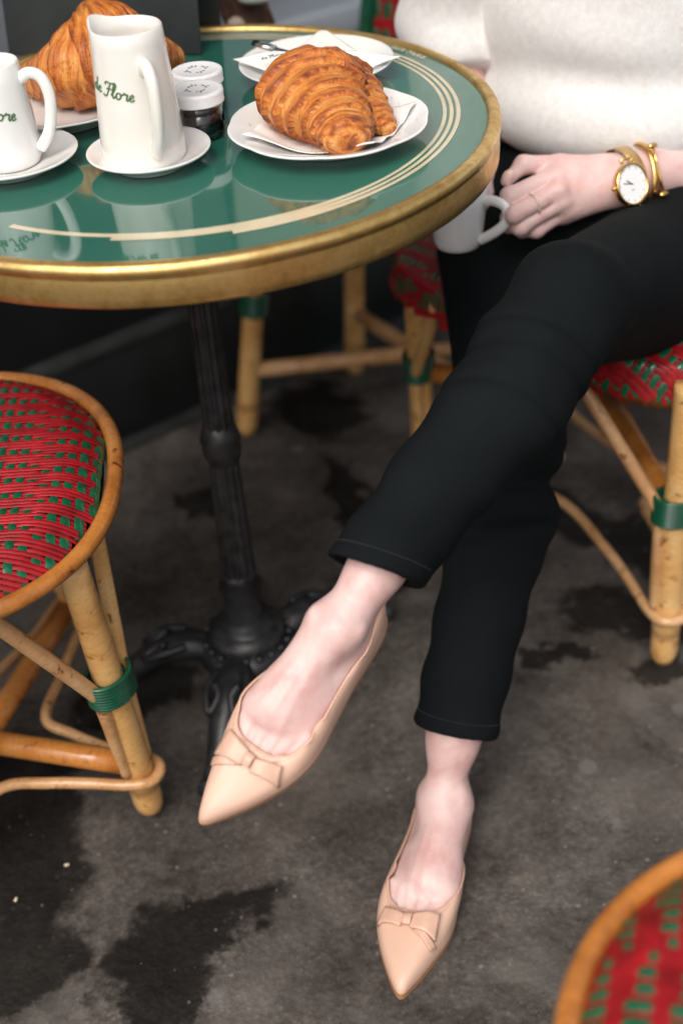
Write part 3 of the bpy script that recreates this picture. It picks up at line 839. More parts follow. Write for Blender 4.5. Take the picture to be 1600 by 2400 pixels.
# 4. nearest to the camera, corner of the picture
c4 = (0.420, -0.880)
bistro_chair('out-of-focus bistro chair nearest the camera, in the bottom right corner', c4, 0.455, 0.184, math.radians(72), ring_legs(c4, 0.45, 0.15, 0.17, [math.radians(a) for a in (30, 120, 210, 300)]), math.radians(-25), G_CH, pu=0.0125, pv=0.0055)

# ================================================================== CROCKERY
def path_word(letters, x=0.0):
    """single-stroke script letters; returns list of polylines in (x, y), x-height = 1"""
    S = {
        'F': ([[(0.25, 1.75), (0.05, 1.95), (0.35, 2.25), (1.0, 2.15), (1.9, 2.35)], [(1.05, 2.15), (0.85, 1.2), (0.55, 0.15), (0.1, -0.15), (-0.2, 0.15)], [(0.45, 1.15), (0.9, 1.25), (1.35, 1.2)]], 1.35),
        'l': ([[(0.0, 0.35), (0.5, 1.1), (0.72, 2.0), (0.5, 2.3), (0.3, 1.6), (0.28, 0.4), (0.5, 0.0), (0.85, 0.35)]], 0.85),
        'o': ([[(0.75, 0.95), (0.3, 0.95), (0.08, 0.5), (0.3, 0.03), (0.7, 0.1), (0.88, 0.55), (0.7, 0.95), (0.85, 0.8), (1.2, 0.85)]], 1.2),
        'r': ([[(0.0, 0.85), (0.2, 1.15), (0.4, 0.95), (0.75, 0.95), (0.65, 0.4), (0.8, 0.02), (1.05, 0.35)]], 1.0),
        'e': ([[(0.0, 0.35), (0.5, 0.55), (0.72, 0.8), (0.5, 1.02), (0.2, 0.75), (0.2, 0.25), (0.5, 0.0), (0.95, 0.3)]], 0.95),
        'd': ([[(0.8, 0.9), (0.35, 0.95), (0.08, 0.5), (0.3, 0.03), (0.65, 0.2), (0.85, 0.9), (1.0, 2.2), (0.88, 0.5), (1.0, 0.0), (1.3, 0.3)]], 1.25),
        ' ': ([], 0.7),
    }
    out = []
    for ch in letters:
        st, w = S[ch]
        for s in st: out.append(catmull([(x + px * 0.95 + 0.18 * py, py) for px, py in s], 6))
        x += w * 0.95
    return out, x

def wrapped_word(word, rad_at, centre, a_mid, z_base, xh, slope, name, mat, parent, w=0.00085):
    pol, wid = path_word(word)
    b = MB()
    for p in pol:
        pts = []
        for (x, y) in p:
            xx = (x - wid / 2) * xh; z = z_base + y * xh + slope * xx
            r = rad_at(z) + 0.0001; a = a_mid + xx / r
            pts.append((centre[0] + r * math.cos(a), centre[1] + r * math.sin(a), centre[2] + z))
        b.tube(pts, w, 6)
    return b.build(name, mat, parent)

def saucer(label, c, R, cat='saucer', name='saucer', group=None, scallop=0.0, hgt=0.020, foot=None, well=0.42, rimt=0.0022, mat='china'):
    foot = foot or R * 0.55
    prof = [(0, 0.0052), (R * well, 0.0052), (R * (well + 0.06), 0.0075), (R * 0.72, hgt * 0.62), (R * 0.90, hgt * 0.88), (R * 0.985, hgt), (R, hgt - 0.0004), (R * 1.0, hgt - rimt),
            (R * 0.97, hgt - rimt * 1.5), (R * 0.8, hgt * 0.52), (foot + 0.004, 0.0035), (foot + 0.002, 0.0), (foot - 0.002, 0.0), (foot - 0.003, 0.002), (0, 0.002)]
    def fr(th, r):
        if not scallop: return 1
        k = max(0, r / R - 0.6) / 0.4
        return 1 + scallop * k * (abs(math.sin(4 * th + 0.5)) ** 0.8 - 0.55)
    b = MB(); b.lathe(prof, c, seg=120, fr=fr)
    o = b.build(name, mat, None); tag(o, label, cat, group)
    sub = o.modifiers.new('smooth', 'SUBSURF'); sub.levels = 1; sub.render_levels = 1
    return o

def vessel(name, label, cat, c, prof_out, wall, handle, hr, mat='china', spout=None, hflat=1.0, group=None):
    t = thing(name, label, cat, c, group)
    H = prof_out[-1][1]
    inner = [(r - wall, z) for r, z in prof_out[::-1] if z > wall * 2.2]
    prof = [(0, 0.0)] + prof_out[:-1] + [(prof_out[-1][0], H - 0.0008), (prof_out[-1][0] - wall * 0.35, H + 0.0004), (prof_out[-1][0] - wall * 0.8, H)] + inner[1:] + [(0, wall * 2)]
    b = MB(); b.lathe(prof, c, seg=96)
    if spout:
        a0, amt = spout; nv = []
        for v in b.v:
            x, y, z = v[0] - c[0], v[1] - c[1], v[2] - c[2]
            k = max(0, (z - H * 0.80) / (H * 0.20)) ** 1.6
            th = math.atan2(y, x); dth = (th - a0 + PI) % (2 * PI) - PI
            g = math.exp(-(dth / 0.42) ** 2) * k
            f = 1 + amt * g
            nv.append((c[0] + x * f, c[1] + y * f, v[2] + 0.006 * g))
        b.v = nv
    body = b.build('body', mat, t)
    b = MB(); b.tube(catmull(handle, 8), hr, 12, flat=hflat); b.build('handle', mat, t)
    return t, body

def rad_fn(prof): 
    zs_ = [p[1] for p in prof]; rs = [p[0] for p in prof]
    return lambda z: float(np.interp(z, zs_, rs))

# tall jug on its saucer
JC = (-0.0215, -0.0905, TZ)
saucer('white saucer under the tall milk jug', JC, 0.0572, hgt=0.017, group='small white saucers')
JB = (JC[0] - 0.004, JC[1] - 0.002, TZ + 0.0056)
jprof = [(0.034, 0.0), (0.0372, 0.002), (0.0385, 0.008), (0.0382, 0.02), (0.0363, 0.05), (0.0340, 0.085), (0.0325, 0.110), (0.0315, 0.122)]
ha = math.radians(-66)
def hp(r, z, c=JB, a=ha): return (c[0] + r * math.cos(a), c[1] + r * math.sin(a), c[2] + z)
jug, jb = vessel('milk_jug', 'tall white milk jug with a loop handle and green script, second from the left', 'jug', JB, jprof, 0.003,
                 [hp(0.031, 0.092), hp(0.042, 0.097), hp(0.0505, 0.088), hp(0.053, 0.070), hp(0.0505, 0.048), hp(0.045, 0.030), hp(0.036, 0.018)], 0.0056, 'china_cream', (math.radians(150), 0.20), 1.35)
wrapped_word('de Flore', rad_fn(jprof), JB, math.radians(-122), 0.071, 0.0056, -0.20, 'script_lettering', 'print', jug)
b = MB(); b.lathe([(0.0272, 0.112), (0.0278, 0.118), (0.0279, 0.121)], (JB[0], JB[1], JB[2]), seg=24, a0=math.radians(10), a1=math.radians(80))

# small cup at the left edge on its saucer
CC = (-0.152, -0.075, TZ)
saucer('white saucer under the small cup at the left edge', CC, 0.064, hgt=0.017, group='small white saucers')
CB = (CC[0] - 0.002, CC[1] + 0.002, TZ + 0.0056)
cprof = [(0.0275, 0.0), (0.0305, 0.002), (0.0322, 0.008), (0.0322, 0.018), (0.0308, 0.045), (0.0282, 0.075), (0.0262, 0.094)]
ca_ = math.radians(-12)
def cp(r, z): return (CB[0] + r * math.cos(ca_), CB[1] + r * math.sin(ca_), CB[2] + z)
cup, cb = vessel('coffee_cup', 'small white cup with green script, cut off by the left edge', 'cup', CB, cprof, 0.0028,
                 [cp(0.026, 0.078), cp(0.036, 0.084), cp(0.0465, 0.080), cp(0.0515, 0.064), cp(0.0495, 0.045), cp(0.044, 0.028), cp(0.0335, 0.014)], 0.0046, 'china', None, 1.2)
wrapped_word('de Flore', rad_fn(cprof), CB, math.radians(-92), 0.052, 0.0056, -0.20, 'script_lettering', 'print', cup)

# the plates
P_FRONT = (0.1445, -0.0655, TZ)
saucer('white scalloped plate with napkin and croissant at the front right of the table', P_FRONT, 0.0935, 'plate', 'plate', 'white plates', scallop=0.028, hgt=0.021, foot=0.050, well=0.50)
P_REAR = (-0.118, 0.055, TZ)
saucer('white plate under the croissant at the back left', P_REAR, 0.088, 'plate', 'plate', 'white plates', hgt=0.022, foot=0.052, well=0.50)
P_BACK = (0.1385, 0.112, TZ)
saucer('white plate with an open paper napkin at the far side of the table', P_BACK, 0.080, 'plate', 'plate', 'white plates', hgt=0.020, foot=0.044, well=0.5)

def sheet(name, label, cat, outline_fn, n, m, mat, thick=0.0006, parent=None):
    vs_ = [outline_fn(i / n, j / m) for i in range(n + 1) for j in range(m + 1)]
    fs = [(i * (m + 1) + j, (i + 1) * (m + 1) + j, (i + 1) * (m + 1) + j + 1, i * (m + 1) + j + 1) for i in range(n) for j in range(m)]
    me = mesh_from(vs_, fs, name); o = link_mesh(name, me, mat, parent)
    s = o.modifiers.new('thick', 'SOLIDIFY'); s.thickness = thick; s.offset = 1
    if label: tag(o, label, cat)
    return o

def bowl_z(x, y, c, R, hgt, well=0.5):
    q = math.hypot(x - c[0], y - c[1]) / R
    return c[2] + float(np.interp(q, [0, well, well + .06, .72, .9, .985, 1.3], [0.0052, 0.0052, 0.0075, hgt * .62, hgt * .88, hgt, hgt * 1.0]))

def flat_word(word, origin, xdir, ydir, xh, name, mat, parent, zfn, w=0.0005):
    pol, wid = path_word(word); b = MB()
    for p in pol:
        b.tube([(origin[0] + xdir[0] * (x - wid / 2) * xh + ydir[0] * y * xh, origin[1] + xdir[1] * (x - wid / 2) * xh + ydir[1] * y * xh,
                 zfn(origin[0] + xdir[0] * (x - wid / 2) * xh + ydir[0] * y * xh, origin[1] + xdir[1] * (x - wid / 2) * xh + ydir[1] * y * xh) + 0.0012) for x, y in p], w, 5)
    return b.build(name, mat, parent)

def napkin_front():
    c = np.array(P_FRONT[:2]); a = math.radians(-24); d = np.array([math.cos(a), math.sin(a)]); n = np.array([-d[1], d[0]])
    def f(u, v):
        x, y = c + d * (u - 0.5) * 0.128 + n * (v - 0.5) * 0.112 + np.array([0.002, -0.004])
        z = bowl_z(x, y, P_FRONT, 0.0935, 0.021) + 0.0010 + 0.0026 * (1 + math.sin(9 * u + 4 * v)) * (0.3 + abs(u - 0.5)) + 0.0022 * (1 + math.sin(23 * v + 7 * u)) * abs(u - .5)
        return (x, y, z)
    o = sheet('napkin', 'folded paper napkin under the front croissant', 'napkin', f, 40, 34, 'paper', 0.0008)
    def zf(x, y): return bowl_z(x, y, P_FRONT, 0.0935, 0.021) + 0.0034
    flat_word('de Flore', (0.1920, -0.0820), d, n, 0.0028, 'napkin_print', 'grey_print', o, zf, 0.00045)
napkin_front()

def napkin_back():
    A, B_, C_, D_ = [np.array(q) for q in ((0.0534, 0.1088, 0.7570), (0.1480, 0.1059, 0.7620), (0.2243, 0.0793, 0.7560), (0.1360, 0.0388, 0.7450))]
    up = np.array((0.1489, 0.1750, 0.7590))
    def f(u, v):
        p = (1 - u) * (1 - v) * A + u * (1 - v) * B_ + u * v * C_ + (1 - u) * v * D_
        p = p.copy()
        p[2] += 0.004 * math.sin(5 * u + 3 * v) * (1 - abs(2 * u - 1)) - 0.008 * math.sin(PI * u) * math.sin(PI * v) 
        p[2] = max(p[2], bowl_z(p[0], p[1], P_BACK, 0.080, 0.020) + 0.0012)
        return tuple(p)
    o = sheet('napkin', 'crumpled paper napkin on the far plate with a raised corner', 'napkin', f, 30, 30, 'paper', 0.0007)
    E1, E2 = np.array((0.1173, 0.1208, 0.7570)), np.array((0.1805, 0.1055, 0.7570))
    def g(u, v):                            # raised corner of the napkin
        base = E1 * (1 - u) + E2 * u
        tip = up
        p = base * (1 - v) + (tip + (base - (E1 + E2) / 2) * 0.10) * v
        p = p + np.array([0, 0.006 * math.sin(PI * u) * (1 - v), 0])
        return tuple(p)
    vs_ = [g(i / 12, j / 12) for i in range(13) for j in range(13)]
    fs = [(i * 13 + j, (i + 1) * 13 + j, (i + 1) * 13 + j + 1, i * 13 + j + 1) for i in range(12) for j in range(12)]
    q = link_mesh('napkin_corner', mesh_from(vs_, fs), 'paper', o); s = q.modifiers.new('t', 'SOLIDIFY'); s.thickness = 0.0007
    o_, x_ = np.array((0.0952, 0.0874, 0.7590)), np.array((0.1214, 0.0999, 0.7590))
    dx = (x_ - o_)[:2]; dx /= np.linalg.norm(dx); dy = np.array([-dx[1], dx[0]])
    dep = {}
    def zf(x, y): return 0.7615
    flat_word('de Flore', o_, dx, dy, 0.0032, 'napkin_print', 'grey_print', o, zf, 0.0005)
napkin_back()

# knife resting on the far plate
def knife():
    t = thing('table_knife', 'dark steel knife handle lying on the rim of the far plate', 'knife', (0.0818, 0.1408, 0.7560))
    a, b_ = np.array((0.0762, 0.1401, 0.7620)), np.array((0.1170, 0.1072, 0.7570)); d = b_ - a
    b = MB(); b.tube([a, a + d * 0.2, a + d * 0.5], [0.0055, 0.0062, 0.0052], 12, flat=0.6); b.build('handle', 'steel', t)
    b = MB(); b.tube([a + d * 0.5, a + d * 1.1, a + d * 1.5], [0.005, 0.006, 0.0015], 10, flat=0.15); b.build('blade', 'steel', t)
knife()

# jam jars
def jam_jar(label, c):
    t = thing('jam_jar', label, 'jar', c, 'small jam jars')
    R = 0.0240
    b = MB(); b.lathe([(0, 0.0008), (R - 0.004, 0.0008), (R - 0.0006, 0.003), (R, 0.006), (R, 0.0285), (R - 0.001, 0.031), (R - 0.0035, 0.034), (R - 0.0035, 0.038), (R - 0.0048, 0.038),
                       (R - 0.0048, 0.034), (R - 0.0022, 0.0305), (R - 0.0014, 0.028), (R - 0.0014, 0.006), (R - 0.004, 0.0035), (0, 0.0032)], c, seg=64)
    b.build('glass', 'glass', t)
    b = MB(); b.lathe([(0, 0.0037), (R - 0.0045, 0.0037), (R - 0.0019, 0.0064), (R - 0.0019, 0.0245), (R - 0.006, 0.0255), (0, 0.0260)], c, seg=48); b.build('jam', 'jam', t)
    b = MB()
    prof = [(R + 0.0002, 0.0335), (R + 0.0012, 0.0332), (R + 0.0014, 0.0345), (R + 0.0008, 0.0355), (R + 0.0012, 0.0425), (R + 0.0008, 0.0447), (R - 0.001, 0.0458), (R - 0.0035, 0.0454), (R - 0.005, 0.0450), (0, 0.0450)]
    b.lathe(prof, c, seg=120); lid = b.build('lid', 'lid', t)
    b = MB()
    for k in range(16):                     # faint printed ring on the lid
        if k % 4 == 3: continue
        a = 2 * PI * k / 16
        pts = [(c[0] + 0.0092 * math.cos(a + q), c[1] + 0.0092 * math.sin(a + q), c[2] + 0.0453) for q in np.linspace(0, 0.26, 5)]
        b.tube(pts, 0.00065, 5)
        if k % 2: b.tube([(c[0] + 0.0105 * math.cos(a), c[1] + 0.0105 * math.sin(a), c[2] + 0.0453), (c[0] + 0.0128 * math.cos(a + .06), c[1] + 0.0128 * math.sin(a + .06), c[2] + 0.0453)], 0.0005, 5)
    b.build('lid_print', 'grey_print', lid)
jam_jar('nearer small jam jar with white lid, right of the milk jug', (0.0235, -0.026, TZ))
jam_jar('farther small jam jar with white lid, half hidden behind the other jar', (0.0215, 0.029, TZ))

# ================================================================== CROISSANTS
def croissant(label, base_z, ctrl, radii, seed, flat=0.90, n=420, m=96, steps=(0.07, 0.20, 0.34, 0.48, 0.62, 0.76, 0.89), mid=0.5, uvs=1.0):
    """rolled crescent : ctrl = floor points of the centre line, radii along it; layers step down towards both ends"""
    C_ = catmull([(*p, 0.0) for p in ctrl], 40); cum = np.concatenate([[0], np.cumsum(np.linalg.norm(np.diff(C_, axis=0), axis=1))]); Lc = cum[-1]
    t = 0.5 - 0.5 * np.cos(np.linspace(0, PI, n)); t = 0.45 * t + 0.55 * np.linspace(0, 1, n)
    ax = np.stack([np.interp(t * Lc, cum, C_[:, k]) for k in range(2)], 1)
    T = np.gradient(ax, axis=0); T /= np.linalg.norm(T, axis=1)[:, None]; Nn = np.stack([-T[:, 1], T[:, 0]], 1)
    ks = np.linspace(0, 1, len(radii)); rad0 = catmull([(a_, b_, 0) for a_, b_ in zip(ks, radii)], 30); rad0 = np.interp(t, rad0[:, 0], rad0[:, 1])
    ph = np.linspace(0, 2 * PI, m, endpoint=False)
    S, PH = np.meshgrid((t - mid) / np.where(t > mid, 1 - mid, mid), ph, indexing='ij')
    skew = 0.055 * np.sin(PH + 0.6 + seed) + 0.022 * np.sin(3 * PH + seed) + 0.010 * np.sin(7 * PH + 2 * seed)
    Sa = np.abs(S + skew * np.sign(S) * np.clip(np.abs(S) * 4, 0, 1))
    rad = rad0[:, None] * np.ones_like(S)
    edge = np.zeros_like(S); stepf = np.ones_like(S)
    for i, q in enumerate(steps):
        d = Sa - q - 0.012 * np.sin(PH * (2 + i % 3) + i * 1.7)
        lip = np.where(d < 0, np.exp(d / 0.055), 0); drop = 1 / (1 + np.exp(-d / 0.005))
        stepf *= (1 + 0.085 * lip) * (1 - 0.022 * drop) * (1 - 0.050 * np.where(d > 0, np.exp(-d / 0.03), 0))
        edge = np.maximum(edge, np.where(d < 0, np.exp(d / 0.075), np.exp(-d / 0.008) * 0.6))
    l1 = np.sin(S * 95 + 1.6 * np.sin(PH + S * 5 + seed) + 0.8 * np.sin(3 * PH)); l2 = np.sin(S * 210 + 2.2 * np.sin(PH * 2 + 1 + S * 3)); l3 = np.sin(S * 47 + 1.2 * np.sin(2 * PH - 1 + seed))
    amp = 0.6 + 0.5 * np.sin(2 * PH + 7 * S + seed) * np.sin(PH * 3 - 4 * S)
    lam = (0.010 * l1 + 0.006 * l2 + 0.010 * l3) * amp
    lump = 0.035 * np.sin(5 * S + PH + seed) + 0.025 * np.sin(2 * PH + 5 * S + seed) + 0.016 * np.sin(4 * PH - 9 * S) + 0.010 * np.sin(9 * PH + 14 * S)
    flake = 0.012 * np.clip(np.sin(S * 33 + 5 * np.sin(PH * 2 + seed) + 3 * np.sin(PH * 5)) * np.sin(PH * 11 + 9 * S + seed), 0.2, 1)
    rad = rad * stepf * (1 + lam + lump + flake)
    e_ = np.minimum(t, 1 - t) * Lc; endf = np.clip(e_ / (0.55 * np.array([radii[0] if q < 0.5 else radii[-1] for q in t])), 0, 1)
    rad = rad * np.sqrt(1 - (1 - endf) ** 2 + 1e-6)[:, None]
    ring = np.where(e_ < 0.020, 0.5 + 0.5 * np.sin(e_ * 6.283 / 0.0055 + 1.2), 0)[:, None]
    edge = np.maximum(edge, ring * 0.85)
    zc = rad0[:, None] * flat * 0.90
    X = ax[:, 0:1] + Nn[:, 0:1] * rad * np.cos(PH); Y = ax[:, 1:2] + Nn[:, 1:2] * rad * np.cos(PH)
    Z = base_z + np.maximum(zc + rad * np.sin(PH) * flat, 0.0006)
    V = np.stack([X, Y, Z], -1).reshape(-1, 3)
    I, J = np.meshgrid(np.arange(n - 1), np.arange(m), indexing='ij'); J2 = (J + 1) % m
    Q = np.stack([I * m + J, (I + 1) * m + J, (I + 1) * m + J2, I * m + J2], -1).reshape(-1, 4)
    me = fast_mesh(V, Q, 'croissant')
    at = me.attributes.new('edge', 'FLOAT', 'POINT'); at.data.foreach_set('value', np.clip(0.5 + (edge - 0.45) * 0.8 + 0.22 * l1 * amp, 0, 1).astype(np.float32).ravel())
    uvl = me.uv_layers.new(name='UVMap'); li = np.empty(len(me.loops), np.int32); me.loops.foreach_get('vertex_index', li)
    UV = np.stack([(S + skew * 0.8) * uvs, PH / 6.283 * 3], -1).reshape(-1, 2).astype(np.float32)
    uvl.data.foreach_set('uv', UV[li].ravel())
    o = link_mesh('croissant', me, 'crust'); tag(o, label, 'croissant', 'croissants')
    return o
croissant('golden croissant on the front plate, one rolled end facing the camera', TZ + 0.0095,
          [(0.1595, -0.1423, 0.7550)[:2], (0.1531, -0.1080, 0.7550)[:2], (0.1374, -0.0679, 0.7550)[:2], (0.1352, -0.0382, 0.7550)[:2], (0.1584, -0.0410, 0.7550)[:2], (0.1817, -0.0687, 0.7550)[:2], (0.2018, -0.0970, 0.7550)[:2]],
          [0.0245, 0.0350, 0.0465, 0.0500, 0.0420, 0.0250, 0.0085], 3, flat=0.74)
croissant('big croissant at the back left behind the cup and jug', TZ + 0.0085,
          [(-0.1657, 0.1112, 0.7600)[:2], (-0.1400, 0.0914, 0.7550)[:2], (-0.0985, 0.0693, 0.7550)[:2], (-0.0613, 0.0862, 0.7550)[:2], (-0.0249, 0.1308, 0.7550)[:2], (-0.0008, 0.1510, 0.7600)[:2]],
          [0.0165, 0.0300, 0.0500, 0.0520, 0.0340, 0.0140], 11, mid=0.48)

def crumbs():
    b = MB(); r_ = random.Random(12)
    for k in range(46):
        a, r = r_.uniform(0, 2 * PI), r_.uniform(0.05, 0.088); s = r_.uniform(0.0006, 0.0019)
        x, y = P_FRONT[0] + r * math.cos(a), P_FRONT[1] + r * math.sin(a)
        z = bowl_z(x, y, P_FRONT, 0.0935, 0.021) + 0.0028
        q = [(x + s * r_.uniform(.5, 1.2) * math.cos(t), y + s * r_.uniform(.5, 1.2) * math.sin(t), z + r_.uniform(0, s * .5)) for t in (0, 1.3, 2.6, 3.9, 5.1)]
        b.add(q + [(x, y, z + s * 0.5)], [(0, 1, 5), (1, 2, 5), (2, 3, 5), (3, 4, 5), (4, 0, 5)])
    o = b.build('crumbs', 'crust', None, False); tag(o, 'golden pastry crumbs scattered on the front plate', 'crumbs', kind='stuff')
crumbs()

# ================================================================== MENU, BAG
def menu():
    t = thing('menu', 'dark grey menu standing upright behind the back left croissant', 'menu', (-0.095, 0.215, TZ))
    a, b_ = np.array((-0.2026, 0.2566, 0.7310)), np.array((0.0147, 0.2121, 0.7310))
    d = (b_ - a); L_ = np.linalg.norm(d); d /= L_; n = np.array([-d[1], d[0], 0])
    H = 0.30
    def cover(tilt, off, name):
        Rm = Matrix(((d[0], n[0], 0), (d[1], n[1], 0), (0, 0, 1))) @ Matrix.Rotation(tilt, 3, 'X')
        cc = (a + b_) / 2 + n * off
        b = MB(); b.box(Vector(cc) + Rm @ Vector((0, 0, H / 2)), (L_, 0.004, H), Rm, 0.0015)
        return autosmooth(b.build(name, 'menu', t)), Rm, cc
    cover(math.radians(-9), 0.002, 'front_cover')
    cover(math.radians(9), 0.098, 'back_cover')
    b = MB(); b.tube([a + n * 0.05 + [0, 0, H * 0.992], b_ + n * 0.05 + [0, 0, H * 0.992]], 0.0045, 10); b.build('spine', 'menu', t)
menu()

def bag():
    base = (0.055, 0.50, 0.462)
    t = thing('handbag', 'brown furry tapered bag behind the far edge of the table', 'bag', base)
    top, mid, low = np.array((0.0451, 0.5481, 0.7131)), np.array((0.0536, 0.5283, 0.6856)), np.array((0.0649, 0.5051, 0.6535))
    def fn(P):
        d = seg_d(P, top + (top - mid) * 0.6, low, 0.048, 0.022)
        d = smin(d, seg_d(P, low, low + np.array([0.0, 0.0, -0.10]), 0.022, 0.03), 0.02)
        return d + 0.003 * wob(P, 160, 3)
    lo = np.minimum(top + (top - mid) * 0.8, low) - 0.10; hi = np.maximum(top + (top - mid), low) + 0.07; lo[2] -= 0.09
    v, q = surface_nets(fn, lo, hi, 0.005); link_mesh('bag_body', fast_mesh(v, q), 'fur', t)
    p = np.array((0.0436, 0.4709, 0.6829))
    v, q = surface_nets(lambda P: ell_d(P, p, (0.011, 0.011, 0.010)), p - 0.02, p + 0.02, 0.0025); link_mesh('pale_corner', fast_mesh(v, q), 'bag_tip', t)
    p = np.array((0.0706, 0.4848, 0.7107))
    v, q = surface_nets(lambda P: ell_d(P, p, (0.022, 0.012, 0.008)), p - 0.03, p + 0.03, 0.0025); link_mesh('pale_strip', fast_mesh(v, q), 'bag_strip', t)
bag()

# ================================================================== THE SEATED WOMAN
woman = thing('person', 'seated woman in cream sweater and black trousers, legs crossed, holding a white cup', 'person', (0.50, 0.18, 0.0))
V3 = lambda p: np.array(p, float)
nrm = lambda v: v / np.linalg.norm(v)
HR, HL = V3((0.3463, 0.2111, 0.4679)), V3((0.5447, 0.1576, 0.4793))
KR, KL = V3((0.3135, -0.0846, 0.4169)), V3((0.3513, -0.1809, 0.5997))
camp = np.array(CAM_POS)

def foot_frame(heel, toe, up_hint, tilt):
    x = nrm(toe - heel); z = nrm(up_hint - (up_hint @ x) * x); y = np.cross(z, x)
    z2 = z * math.cos(tilt) + y * math.sin(tilt); y2 = np.cross(z2, x)
    s = np.linalg.norm(toe - heel) / 0.258
    return x, y2, z2, heel + x * 0.052 * s, s
hl, tl = V3((0.1543, -0.3699, 0.4145)), V3((-0.0022, -0.5241, 0.3117))
FL = foot_frame(hl, tl, camp - (hl + tl) / 2, math.radians(-17))
hr, tr = np.array([*(0.2326, -0.2375, 0.0480)[:2], 0.004]), V3((0.1402, -0.4806, 0.0040))
FR = foot_frame(hr, tr, np.array([0, 0, 1.0]), 0.0)

def to_local(P, Fr): 
    x, y, z, o, s = Fr; D = (P - o.astype(np.float32)) / s
    return np.stack([D @ x.astype(np.float32), D @ y.astype(np.float32), D @ z.astype(np.float32)], -1)
def to_world(p, Fr):
    x, y, z, o, s = Fr; p = np.asarray(p, float)
    return o + s * (p[..., 0:1] * x + p[..., 1:2] * y + p[..., 2:3] * z)

def foot_sdf(p, knee_l, m, thick=0.0088):
    """p in foot coordinates (x to the toes, z up). m = +1 when the big toe is on the +y side"""
    p = p * np.where(p[..., :1] > 0, np.array([1 / 0.90, 1, 1], np.float32), np.float32(1.0))
    A = np.array([0, 0, 0.070]); kd = nrm(knee_l - np.array([0, 0, 0.078]))
    d = seg_d(p, (-0.024, 0, 0.030), (-0.018, 0, 0.055), 0.0285, 0.026)
    d = smin(d, seg_d(p, (-0.026, 0, 0.05), A + kd * 0.07 + np.array([-0.016, 0, 0]), 0.020, 0.018), 0.02)      # heel cord
    d = smin(d, seg_d(p, A + np.array([-0.002, 0, -0.006]), A + kd * 0.05, 0.0272, 0.0262), 0.02)
    d = smin(d, seg_d(p, A + kd * 0.05, A + kd * 0.09, 0.0262, 0.0285), 0.02)
    d = smin(d, seg_d(p, A + kd * 0.075, A + kd * 0.16, 0.0285, 0.0310), 0.03)
    d = smin(d, ell_d(p, (0.002, 0.0225 * m, 0.074), (0.010, 0.0075, 0.012)), 0.012)
    d = smin(d, ell_d(p, (-0.008, -0.0225 * m, 0.064), (0.010, 0.0075, 0.012)), 0.012)
    d = smin(d, seg_d(p, (0.012, 0.001 * m, 0.057), (0.092, 0.006 * m, 0.034), 0.0268, 0.0215), 0.030)           # instep
    d = smin(d, seg_d(p, (0.0, 0.012 * m, 0.054), (0.098, 0.019 * m, 0.031), 0.0215, 0.0185), 0.022)             # inner side
    d = smin(d, seg_d(p, (0.0, -0.012 * m, 0.030), (0.100, -0.022 * m, 0.018), 0.022, 0.015), 0.022)             # outer edge
    d = smin(d, seg_d(p, (0.07, 0.016 * m, 0.028), (0.106, 0.024 * m, 0.0215), 0.020, 0.0178), 0.020)            # ball
    d = smin(d, seg_d(p, (0.06, 0.0, 0.030), (0.102, 0.000 * m, 0.0215), 0.020, 0.0165), 0.022)
    # toes, pressed together by the pointed shoe
    toes = [((0.120, 0.024), (0.176, 0.014), 0.0155, 0.0095), ((0.122, 0.0075), (0.176, 0.0035), 0.0130, 0.0070), ((0.118, -0.005), (0.168, -0.003), 0.0122, 0.0068),
            ((0.112, -0.0165), (0.158, -0.0105), 0.0118, 0.0065), ((0.102, -0.0275), (0.146, -0.0185), 0.0112, 0.0062)]
    td = None
    for a, b, ra, rb in toes:
        e = seg_d(p, (a[0], a[1] * m, 0.0225), (b[0], b[1] * m, 0.0125), ra, rb)
        td = e if td is None else smin(td, e, 0.0012)
    d = smin(d, td, 0.003)
    d = smax(d, -(p[..., 2] - 0.004), 0.004)
    # tendons
    for yy in (0.016, 0.004, -0.008):
        d = d - 0.0007 * np.exp(-((p[..., 1] - yy * m * (0.3 + p[..., 0] * 7)) / 0.0032) ** 2) * np.clip((p[..., 0] - 0.03) / 0.03, 0, 1) * np.clip((0.135 - p[..., 0]) / 0.02, 0, 1)
    slim = thick + (0.0015 - thick) * np.clip((p[..., 0] - 0.02) / 0.10, 0, 1)
    return d + slim + 0.0006 * wob(p, 70, 4)

bodyV, bodyQ = [], []
def add_body(v, q):
    off = sum(len(a) for a in bodyV); bodyV.append(np.asarray(v)); bodyQ.append(np.asarray(q) + off)

feet = {}
for key, Fr, K, m in (('L', FL, KL, -1), ('R', FR, KR, 1)):
    kl = to_local(K[None].astype(np.float32), Fr)[0].astype(float)
    fn = lambda p, kl=kl, m=m, th=(0.0088 if key == 'L' else 0.0062): foot_sdf(p, kl, m, th)
    kd = nrm(kl - np.array([0, 0, 0.078])); top = np.array([0, 0, 0.078]) + kd * 0.20
    lo = np.minimum(np.array([-0.065, -0.06, -0.002]), top - 0.055); hi = np.maximum(np.array([0.195, 0.06, 0.11]), top + 0.055)
    v, q = surface_nets(fn, lo, hi, 0.0019)
    add_body(to_world(v, Fr), q); feet[key] = (Fr, fn, m, kl)

